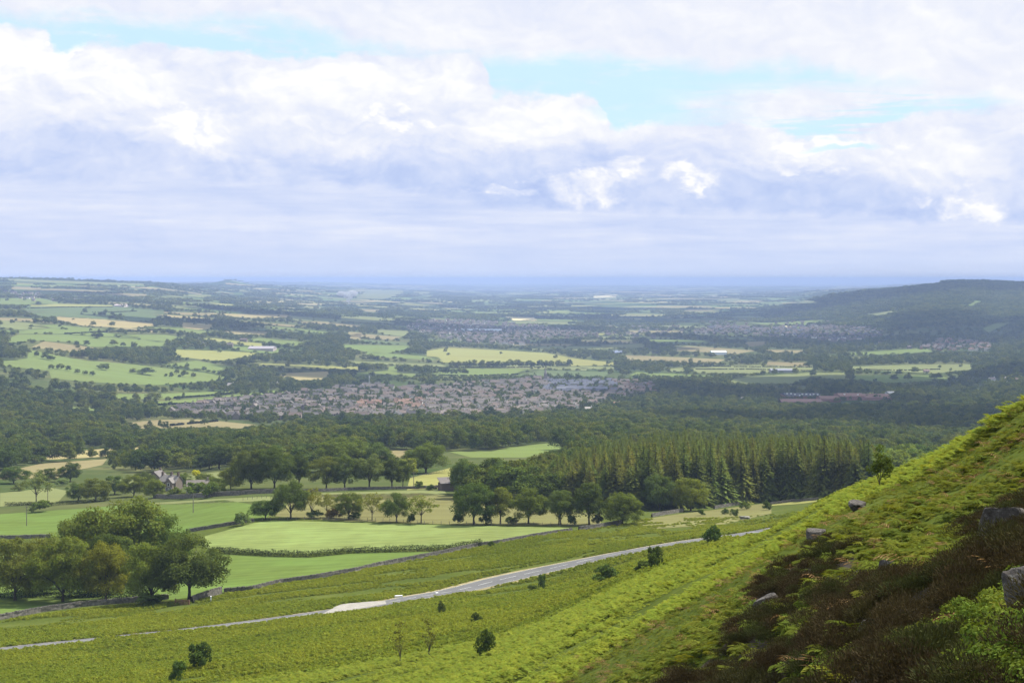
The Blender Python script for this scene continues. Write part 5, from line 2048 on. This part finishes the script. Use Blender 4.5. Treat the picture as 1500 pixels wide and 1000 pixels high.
r = random.Random(31)
cand = []
y = 1740.0
while y < 2900:
    pitch = r.uniform(25, 31)
    x = (200 - CU) / F * y + r.uniform(0, 12)
    ang0 = r.choice([0.12, 0.25, 0.35, -0.1, 0.2])
    while x < (1000 - CU) / F * y:
        k = r.choice([0, 1, 2, 3, 5, 1, 0, 4])
        L = HP[k][5]
        xx, yy = x + L / 2, y + (x - 0) * math.tan(ang0) * .25 + r.uniform(-1.5, 1.5)
        u, v = proj(xx, yy, gz(xx, yy))
        if inside(TOWN, np.array([u]), np.array([v]))[0] and r.random() > .34:
            cand.append((yy, xx, ang0 * .6 + r.uniform(-.12, .12) + (math.pi / 2 if r.random() < .22 else 0), k, float(u), float(v)))
        x += L + r.uniform(2.0, 6.5)
    y += pitch
cand.sort()
print('houses', len(cand))
stuffh = []


def house_style(u, v):
    if v < 577 and 800 < u < 900:
        return r.choice(WALLC['dark']), r.choice(ROOFC['blue']), 'dark slate-roofed house in the packed terraces at the back of the village', 'terraces at the back of the village'
    if v > 600 and u < 430:
        return r.choice(WALLC['stone']), r.choice(ROOFC['grey']), 'tan stone house in the front row by the olive field', 'front row of village houses'
    if (522 < u < 556 and 591 < v < 603) or (572 < u < 618 and 589 < v < 603):
        return r.choice(WALLC['cream']), r.choice(ROOFC['red']), 'pale house with orange-red roof in the middle of the village', 'red-roofed village houses'
    if u > 630 and v > 574:
        return r.choice(WALLC['cream']), r.choice(ROOFC['brown'] + ROOFC['grey'][1:3]), 'cream house with brownish roof in the right half of the village', 'cream houses of the village'
    if u > 880:
        return r.choice(WALLC['brick']), r.choice(ROOFC['brown']), 'brick house at the right end of the village', 'brick houses of the village'
    if u < 520:
        return r.choice(WALLC['stone'] + WALLC['dark']), r.choice(ROOFC['grey'] + ROOFC['brown'][:1]), 'stone house with weathered roof in the left half of the village', 'stone houses of the village'
    return r.choice(WALLC['stone'] + WALLC['cream']), r.choice(ROOFC['grey'] + ROOFC['brown']), 'stone house with slate roof in the middle of the village', 'slate-roofed houses of the village centre'


NH = 286
fr_h = [i for i in range(min(NH, len(cand))) if not any(abs(cand[j][4] - cand[i][4]) < 7.0 for j in range(i))]
FRH = {i: n for n, i in enumerate(sorted(fr_h, key=lambda i: cand[i][4])[:95])}
for i, (yy, xx, rz, k, u, v) in enumerate(cand):
    wc, rc, lb, g = house_style(u, v)
    if i < NH and i not in FRH:
        dv = roof_tone(xx, yy)
        lb = ['plain ', 'bay-fronted ', 'narrow ', 'hip-roofed ', 'low ', 'long '][k] + lb.replace(' roof ', ' dark roof ' if dv < .92 else ' pale roof ' if dv > 1.22 else ' roof ')
    if i in FRH:
        lb = '%s, %s from the left along the village front edge' % (lb.split(' in the ')[0].split(' at the ')[0], ORD[FRH[i]])
        g = 'houses along the front edge of the village'
    if i < NH:
        house(xx, yy, rz, k, wc, rc, lb, g, windows=(yy < 2000))
    else:
        stuffh.append((xx, yy, rz, k, wc, rc))
ROWS = [(1, [(655, 489), (700, 481)], 0)]


def mass_of_houses(name, lst):
    """houses too far off to pick apart one by one, joined; colour kept per wall and roof"""
    mats = {}
    V_, F_, L_, I_ = [], [], [], []
    ml = []

    def mid(kind, c):
        key = (kind, tuple(round(q, 2) for q in c))
        if key not in mats:
            mats[key] = len(ml)
            ml.append(simple('%s_colour' % kind, tuple(q * .85 for q in c), c, .3))
        return mats[key]
    off = 0
    for (xx, yy, rz, k, wc, rc) in lst:
        z = gz(xx, yy)
        c, s = math.cos(rz), math.sin(rz)
        for me, col, kd in ((HP[k][0], wc, 'distant_wall'), (HP[k][1], rc, 'distant_roof')):
            n = len(me.vertices)
            co = np.zeros(n * 3, np.float32); me.vertices.foreach_get('co', co); co = co.reshape(-1, 3)
            V_.append(np.stack([xx + co[:, 0] * c - co[:, 1] * s, yy + co[:, 0] * s + co[:, 1] * c, z + co[:, 2]], 1))
            li = np.zeros(len(me.loops), np.int32); me.loops.foreach_get('vertex_index', li)
            lt = np.zeros(len(me.polygons), np.int32); me.polygons.foreach_get('loop_total', lt)
            F_.append(li + off); L_.append(lt); I_.append(np.full(len(lt), mid(kd, col)))
            off += n
    me = mesh_np(name, np.concatenate(V_), np.concatenate(F_), np.concatenate(L_), ml, False, np.concatenate(I_))
    o = link(name, me)
    o['kind'] = 'stuff'
    return o


def town_fill(poly, y0, y1, pitch, wset, rset, skip=.2):
    out = []
    y = y0
    while y < y1:
        x = (min(p[0] for p in poly) - CU) / F * y
        xe = (max(p[0] for p in poly) - CU) / F * y
        while x < xe:
            k = r.choice([0, 1, 2, 3, 5])
            u, v = proj(x, y, gz(x, y))
            if inside(poly, np.array([u]), np.array([v]))[0] and r.random() > skip:
                out.append((x, y + r.uniform(-6, 6), r.uniform(-.3, .3) + (1.57 if r.random() < .3 else 0), k, r.choice(WALLC[r.choice(wset)]), r.choice(ROOFC[r.choice(rset)])))
            x += HP[k][5] + r.uniform(3, 16)
        y += pitch * r.uniform(.8, 1.2)
    return out


mass = stuffh
mass += town_fill(TOWN2, 3800, 8000, 60, ['cream', 'cream', 'stone'], ['brown', 'grey'], .25)
mass += town_fill(TOWN3, 4300, 8000, 60, ['stone', 'dark', 'cream'], ['grey', 'blue', 'brown'], .3)
mass += town_fill(TOWN4, 3500, 6000, 45, ['cream', 'stone', 'brick'], ['grey', 'brown', 'red'], .25)
for q, a, b_ in (([(820,480),(1000,478),(1000,496),(830,498)], 4000, 8000), ([(1020,471),(1260,470),(1260,486),(1040,486)], 4500, 9000), ([(1290,500),(1345,505),(1345,512),(1290,511)], 3800, 6000),
                 ([(0,428),(70,430),(120,441),(20,442)], 4000, 9000), ([(280,500),(400,500),(400,512),(280,510)], 2500, 5000)):
    mass += town_fill(q, a, b_, 90, ['cream', 'stone', 'dark'], ['grey', 'brown'], .72)
mass_of_houses('distant_towns', mass)
print('mass houses', len(mass))

# farmhouse and cottage
def farmhouse():
    p = P(250, 718, 450)
    st, rf = (.20, .165, .13), (.22, .20, .185)
    t = thing('farmhouse', 'gabled dark stone farmhouse with three chimneys and pale front among trees', 'house', (p.x, p.y, p.z), -.35, None, (.84, .84, .84))
    w = MB(); w.box(0, 0, -1.5, 10, 6.5, 6.3)
    for s in (-1, 1):
        w.add([(s * 5, -3.25, 4.8), (s * 5, 3.25, 4.8), (s * 5, 0, 7.6), (s * 4.65, -3.25, 4.8), (s * 4.65, 3.25, 4.8), (s * 4.65, 0, 7.6)], [(0, 1, 2), (5, 4, 3), (0, 2, 5, 3), (2, 1, 4, 5)])
    w.box(2.4, -4.2, -1.5, 4.2, 3.2, 6.3)
    w.add([(.3, -5.8, 4.8), (4.5, -5.8, 4.8), (2.4, -5.8, 7.0), (.3, -5.5, 4.8), (4.5, -5.5, 4.8), (2.4, -5.5, 7.0)], [(0, 1, 2), (5, 4, 3), (0, 2, 5, 3), (2, 1, 4, 5)])
    o = link('wall', w.mesh('wall', [M['masonry']]), t); o.color = st + (1,)
    q = MB()
    e = 4.65
    q.add([(-5.3, -3.7, e), (5.3, -3.7, e), (5.3, 0, 7.85), (-5.3, 0, 7.85), (5.3, 3.7, e), (-5.3, 3.7, e)] + [(-5.3, -3.7, e + .18), (5.3, -3.7, e + .18), (5.3, 0, 8.03), (-5.3, 0, 8.03), (5.3, 3.7, e + .18), (-5.3, 3.7, e + .18)],
          [(3, 2, 1, 0), (2, 3, 5, 4), (6, 7, 8, 9), (8, 10, 11, 9), (0, 1, 7, 6), (4, 5, 11, 10), (1, 2, 8, 7), (2, 4, 10, 8), (5, 3, 9, 11), (3, 0, 6, 9)])
    q.add([(-.1, -6.1, e - .1), (2.4, -6.1, 7.2), (4.9, -6.1, e - .1), (-.1, -2.6, e - .1), (2.4, -.6, 7.2), (4.9, -2.6, e - .1)], [(0, 1, 4, 3), (1, 2, 5, 4)])
    roof = link('roof', q.mesh('roof', [M['slates']]), t); roof.color = rf + (1,)
    for x, y0 in ((-4.6, 0), (.4, .3), (4.6, 0)):
        c = MB(); c.box(x, y0, 6.9, .9, 1.3, 2.3); c.box(x, y0, 9.2, 1.05, 1.45, .18)
        for dy in (-.35, .35):
            c.tube([(x, y0 + dy, 9.38), (x, y0 + dy, 9.9)], [.16, .13], 6)
        o = link('chimney', c.mesh('chimney', [M['masonry']]), roof); o.color = (.14, .11, .09, 1)
    wm = MB(); wm.box(0, 0, 0, 1.1, .10, 1.4); wmesh = wm.mesh('window', [M['glass']])
    fm = MB()
    for a in (-.62, .62):
        fm.box(a, 0, -.1, .14, .16, 1.6)
    fm.box(0, 0, -.14, 1.36, .18, .12); fm.box(0, 0, 1.42, 1.36, .16, .12); fm.box(0, 0, .68, 1.1, .13, .06)
    fmesh = fm.mesh('frame', [M['frame']])
    for (x, y0, z) in ((-3.6, -3.27, .8), (-1.4, -3.27, .8), (-3.6, -3.27, 3.0), (-1.4, -3.27, 3.0), (1.5, -5.82, .8), (3.4, -5.82, .8), (2.4, -5.82, 3.1)):
        wo = link('window', wmesh, t, (x, y0, z)); link('frame', fmesh, wo)
    d = MB(); d.box(-.35, -3.28, 0, 1.0, .1, 2.05)
    do = link('door', d.mesh('door', [M['timber']]), t)
    hn = MB(); hn.box(-.02, -3.36, 1.0, .12, .08, .05); link('handle', hn.mesh('handle', [M['steel']]), do)
    # cottage
    p = P(290, 719, 450)
    house(p.x, p.y, .25, 4, (.30, .26, .20), (.20, .175, .15), 'low stone cottage with gabled roof below the yellow-flowered bush', None, True, 'cottage', .75)
    p = P(228, 712, 450)
    house(p.x, p.y + 4, 1.3, 2, (.18, .15, .12), (.2, .18, .17), 'left wing of the farm with one dark chimney showing above a green tree', None, True, 'farm_building', .8)
    # barn at the meadow
    p = P(657, 718, 500)
    t = thing('stone_barn', 'small windowless dark stone barn under the tall tree by the yellow-green meadow', 'barn', (p.x, p.y, p.z), .3)
    w = MB(); w.box(0, 0, -1, 7, 5, 4.0)
    o = link('wall', w.mesh('wall', [M['masonry']]), t); o.color = (.15, .115, .09, 1)
    q = MB(); q.add([(-3.8, -2.9, 2.9), (3.8, -2.9, 2.9), (3.8, 2.9, 4.6), (-3.8, 2.9, 4.6), (-3.8, -2.9, 3.1), (3.8, -2.9, 3.1), (3.8, 2.9, 4.8), (-3.8, 2.9, 4.8)],
                    [(3, 2, 1, 0), (4, 5, 6, 7), (0, 1, 5, 4), (1, 2, 6, 5), (2, 3, 7, 6), (3, 0, 4, 7)])
    o = link('roof', q.mesh('roof', [M['slates']]), t); o.color = (.16, .14, .13, 1)


farmhouse()


def long_building(u0, u1, v, ymin, depth, eave, ridge, wc, rc, label, vents=0, bays=1):
    a, b = P(u0, v, ymin), P(u1, v, ymin)
    L = abs(b.x - a.x)
    t = thing('long_building', label, 'building', ((a.x + b.x) / 2, (a.y + b.y) / 2, min(a.z, b.z)))
    w = MB(); w.box(0, 0, -3, L, depth, eave + 3)
    o = link('wall', w.mesh('wall', [M['masonry']]), t); o.color = wc + (1,)
    q = MB()
    D = depth / bays
    for k in range(bays):
        y0 = -depth / 2 + D * (k + .5)
        d = D / 2 + .25
        q.add([(-L / 2 - .4, y0 - d, eave + .02), (L / 2 + .4, y0 - d, eave + .02), (L / 2 + .4, y0, ridge), (-L / 2 - .4, y0, ridge), (L / 2 + .4, y0 + d, eave + .02), (-L / 2 - .4, y0 + d, eave + .02)],
              [(0, 1, 2, 3), (4, 5, 3, 2), (0, 3, 5), (1, 4, 2), (0, 5, 4, 1)])
    rf = link('roof', q.mesh('roof', [M['slates']]), t); rf.color = rc + (1,)
    if vents:
        vm = MB(); vm.box(0, 0, 0, 2.2, 1.6, 1.5)
        vme = vm.mesh('rooflight', [M['white']])
        rr_ = random.Random(int(u0))
        for k in range(vents):
            s = rr_.uniform(.15, .8)
            link('rooflight', vme, rf, (-L / 2 + L * (k + .5) / vents + rr_.uniform(-1.5, 1.5), -depth / 2 + D * s * .5, eave + (ridge - eave) * s))
    return t


RED, RDK = (.235, .130, .095), (.06, .062, .07)
long_building(1140, 1204, 591, 1500, 40, 5, 8, (.28, .15, .11), (.22, .125, .10), 'long low red-roofed hall in front of the dark-roofed one on the valley site')
long_building(1146, 1200, 585, 1500, 60, 8, 11, (.27, .14, .10), RDK, 'long dark-roofed hall dotted with white rooflights on the red brick site', 9)
long_building(1198, 1228, 588, 1500, 40, 6, 9, (.27, .14, .10), RED, 'shorter red-roofed hall right of the dark-roofed one')
long_building(1226, 1262, 585, 1500, 50, 7, 10, (.30, .17, .13), (.26, .14, .10), 'bright red-roofed hall in the middle of the right-hand site', 2)
long_building(1258, 1298, 585, 1500, 60, 6, 9.5, (.30, .17, .13), (.25, .135, .095), 'large orange-red hall at the right end of the brick site')
long_building(1300, 1309, 583, 1500, 30, 8, 11, (.6, .6, .58), (.3, .3, .3), 'small pale hall right of the orange-red hall', 1)
long_building(1042, 1062, 519, 2500, 40, 7, 10, (.7, .75, .8), (.70, .78, .85), 'white-roofed works among trees right of the two ponds')
long_building(1128, 1160, 545, 2500, 30, 5, 8, (.3, .3, .3), (.26, .27, .31), 'grey-roofed farm sheds in the pale valley pastures')
long_building(665, 735, 485, 4000, 70, 7, 10, (.7, .72, .75), (.60, .66, .72), 'pale long factory roof at the edge of the second town')
long_building(362, 406, 512, 2500, 50, 5, 9, (.42, .36, .34), (.33, .30, .32), 'grey-pink farm sheds beside the wood on the left hillside')
long_building(265, 285, 501, 2500, 30, 5, 8, (.5, .46, .42), (.38, .35, .33), 'pale farm building among trees on the left hillside')
long_building(165, 190, 449, 4000, 60, 6, 9, (.7, .62, .58), (.62, .5, .46), 'pinkish long shed at the top of the left hillside')
long_building(816, 853, 575, 1900, 14, 7, 11, (.22, .19, .17), (.15, .155, .185), 'left-hand long dark slate terrace behind the cream houses', 0, 1)
long_building(855, 889, 575, 1900, 14, 7, 11, (.22, .19, .17), (.17, .17, .20), 'right-hand long dark slate terrace behind the cream houses', 0, 1)
for (u, v, k, wc, rc, lb) in [
    (1453,559,0,(.78,.77,.74),(.25,.2,.18),'white gabled house standing out at the right of the valley'), (1476,559,2,(.78,.77,.74),(.3,.26,.22),'second white house near the right picture edge'),
    (1494,561,1,(.5,.35,.28),(.32,.2,.17),'brown-roofed house at the right picture edge in the valley'), (1067,583,2,(.45,.28,.18),(.45,.22,.13),'small orange-red house among trees left of the brick site'),
    (1112,590,0,(.45,.4,.33),(.3,.25,.2),'stone house half hidden in trees left of the brick site'), (1090,590,2,(.5,.45,.38),(.3,.25,.2),'small pale house in the trees left of the brick site'),
    (862,606,2,(.78,.76,.72),(.4,.36,.32),'lone white house in the wood below the village'), (903,598,2,(.6,.5,.42),(.42,.25,.18),'red-roofed house in the wood at the right below the village'),
    (5,637,1,(.42,.30,.22),(.36,.22,.17),'reddish house among trees at the left picture edge'), (15,638,0,(.45,.33,.25),(.34,.22,.18),'pinkish house beside the reddish one at the left edge'),
    (1220,632,4,(.6,.5,.36),(.5,.42,.3),'low pale building in a clearing of the wood behind the plantation'), (402,567,0,(.75,.72,.68),(.3,.27,.25),'white house among trees above the bright strips'),
    (338,569,2,(.75,.72,.68),(.3,.27,.25),'small white house in the hedge above the bright strips'), (1357,545,4,(.4,.33,.28),(.35,.24,.2),'low brown-roofed house in the right-hand valley trees')]:
    p = P(u, v, 900)
    house(p.x, p.y, .2 * math.sin(u), k, wc, rc, lb, None, True)

# church tower with spire, lattice mast
p = P(799, 561, 1500)
t = thing('church_tower', 'slender stone church spire rising above the trees behind the village', 'church', (p.x, p.y, p.z))
mb = MB(); mb.box(0, 0, -2, 5.5, 5.5, 18)
for sx in (-1, 1):
    for sy in (-1, 1):
        mb.box(sx * 2.5, sy * 2.5, 16, .8, .8, 2.6, 0, 0, .2)
o = link('tower', mb.mesh('tower', [M['masonry']]), t); o.color = (.26, .23, .19, 1)
mb = MB()
ring = [(2.4 * math.cos(a * math.pi / 4 + .39), 2.4 * math.sin(a * math.pi / 4 + .39), 16) for a in range(8)]
mb.add(ring + [(0, 0, 29)], [(k, (k + 1) % 8, 8) for k in range(8)] + [tuple(range(7, -1, -1))])
o = link('spire', mb.mesh('spire', [M['masonry']]), t); o.color = (.30, .27, .23, 1)

p = P(541, 570, 1500)
t = thing('lattice_mast', 'grey lattice radio mast standing behind the village roofs', 'mast', (p.x, p.y, p.z))
H, W0, W1 = 21.0, 2.4, 1.1
for sx in (-1, 1):
    for sy in (-1, 1):
        mb = MB(); mb.tube([(sx * W0 / 2, sy * W0 / 2, -1), (sx * W1 / 2, sy * W1 / 2, H)], [.16, .12], 5)
        link('leg', mb.mesh('leg', [M['steel']]), t)
mb = MB()
for k in range(10):
    z0, z1 = H * k / 10, H * (k + 1) / 10
    a0, a1 = (W0 + (W1 - W0) * k / 10) / 2, (W0 + (W1 - W0) * (k + 1) / 10) / 2
    for (p0, p1) in (((-1, -1), (1, -1)), ((1, -1), (1, 1)), ((1, 1), (-1, 1)), ((-1, 1), (-1, -1))):
        mb.tube([(p0[0] * a0, p0[1] * a0, z0), (p1[0] * a1, p1[1] * a1, z1)], [.07, .07], 4)
        mb.tube([(p1[0] * a0, p1[1] * a0, z0), (p0[0] * a1, p0[1] * a1, z1)], [.07, .07], 4)
link('bracing', mb.mesh('bracing', [M['steel']]), t)
mb = MB()
for k in range(3):
    mb.box(.9 * math.cos(k * 2.1), .9 * math.sin(k * 2.1), H - 3, .4, .4, 2.6, k * 2.1)
link('antenna', mb.mesh('antenna', [M['white']]), t)

# ------------------------------------------------------------------ ponds and smoke
m, nt, out = newmat('still_water')
b = bsdf(nt, out, (.03, .04, .045), .08, .8)
for q in WATER:
    wp = wpoly(q, 2000, 3)
    zc = max(gz(*c) for c in wp) + 2.0
    zc = sum(gz(*c) for c in wp) / len(wp) + 1.5
    me = mesh_np('pond', [(c[0], c[1], zc) for c in wp], list(range(len(wp))), [len(wp)], [m])
    tag(link('water', me), kind='structure')

mb = MB()
p = P(510, 445, 8000)
k = p.y / F
rs = random.Random(8)
import bmesh
bm = bmesh.new()
for (du, dv, w, h) in ((0, -2, 2.6, 5), (.5, -6, 3.5, 5), (2, -10, 5.5, 5), (-2, -13, 7, 5), (6, -15, 9, 4.5), (-9, -15, 8, 4)):
    g = bmesh.ops.create_icosphere(bm, subdivisions=3, radius=1.0)
    for v_ in g['verts']:
        c = v_.co
        n_ = 1 + .35 * (vnoise(np.array([c.x * 2 + du]), np.array([c.y * 2 + c.z * 2.5 + dv]), 5)[0] - .5)
        v_.co = Vector((p.x + (du + c.x * w * n_) * k, p.y + c.y * w * k, p.z + (-dv + c.z * h * n_) * k))
sm = bpy.data.meshes.new('smoke')
bm.to_mesh(sm); bm.free()
m, nt, out = newmat('white_smoke')
pv = nt.nodes.new('ShaderNodeVolumePrincipled')
pv.inputs['Color'].default_value = (.96, .97, 1, 1)
pv.inputs['Density'].default_value = 0.045
nt.links.new(pv.outputs[0], out.inputs['Volume'])
sm.materials.append(m)
tag(link('smoke', sm), kind='stuff')

# ------------------------------------------------------------------ clouds drifting over the vale, above the picture; their shadows dim parts of it
def clouds():
    m, nt, out = newmat('cloud_white')
    d = nt.nodes.new('ShaderNodeBsdfDiffuse'); d.inputs[0].default_value = (.92, .93, .95, 1)
    t = nt.nodes.new('ShaderNodeBsdfTranslucent'); t.inputs[0].default_value = (.9, .92, .95, 1)
    x1 = nt.nodes.new('ShaderNodeMixShader'); x1.inputs[0].default_value = .45
    nt.links.new(d.outputs[0], x1.inputs[1]); nt.links.new(t.outputs[0], x1.inputs[2])
    tp = nt.nodes.new('ShaderNodeBsdfTransparent'); x2 = nt.nodes.new('ShaderNodeMixShader'); x2.inputs[0].default_value = .32
    nt.links.new(x1.outputs[0], x2.inputs[1]); nt.links.new(tp.outputs[0], x2.inputs[2]); nt.links.new(x2.outputs[0], out.inputs[0])
    ALT = 2150.0
    rc_ = random.Random(3)
    # ground spots in shade: photo column, distance, half width, half depth
    for n, (u, y, wx, wy) in enumerate([(1370, 1700, 280, 340), (1120, 2450, 260, 300), (1390, 3000, 420, 380), (1150, 4700, 520, 420), (1450, 5200, 600, 700), (1330, 7600, 900, 900), (900, 4300, 300, 260),
                                        (700, 5400, 650, 420), (330, 4100, 330, 260), (400, 5500, 360, 260), (1000, 7000, 800, 600), (800, 9000, 900, 500), (480, 2900, 190, 150), (80, 6300, 380, 330)]):
        x = (u - CU) / F * y
        zg = gz(x, y)
        k = (ALT - zg) / math.tan(R(SUN_EL))
        cx_, cy_ = x + k * math.sin(R(SUN_AZ)), y + k * math.cos(R(SUN_AZ))
        bm = bmesh.new()
        for q in range(15):
            a_, s_ = rc_.uniform(0, 6.28), rc_.uniform(0, .8) ** .7
            ox, oy = math.cos(a_) * s_ * wx, math.sin(a_) * s_ * wy
            sz = rc_.uniform(.28, .5) * (1.1 - .5 * s_)
            g = bmesh.ops.create_icosphere(bm, subdivisions=3, radius=1.0)
            for v_ in g['verts']:
                cc = v_.co
                nn = 1 + .45 * (vnoise(np.array([cc.x * 3 + q]), np.array([cc.y * 3 + cc.z * 2 + n]), 9)[0] - .5)
                v_.co = Vector((ox + cc.x * wx * sz * nn, oy + cc.y * wy * sz * nn, max(cc.z, -.25) * min(wx, wy) * sz * .8 * nn))
        me = bpy.data.meshes.new('cloud'); bm.to_mesh(me); bm.free()
        me.materials.append(m)
        o = link('cloud', me, None, (cx_, cy_, ALT + rc_.uniform(0, 120)))
        o['kind'] = 'structure'


clouds()
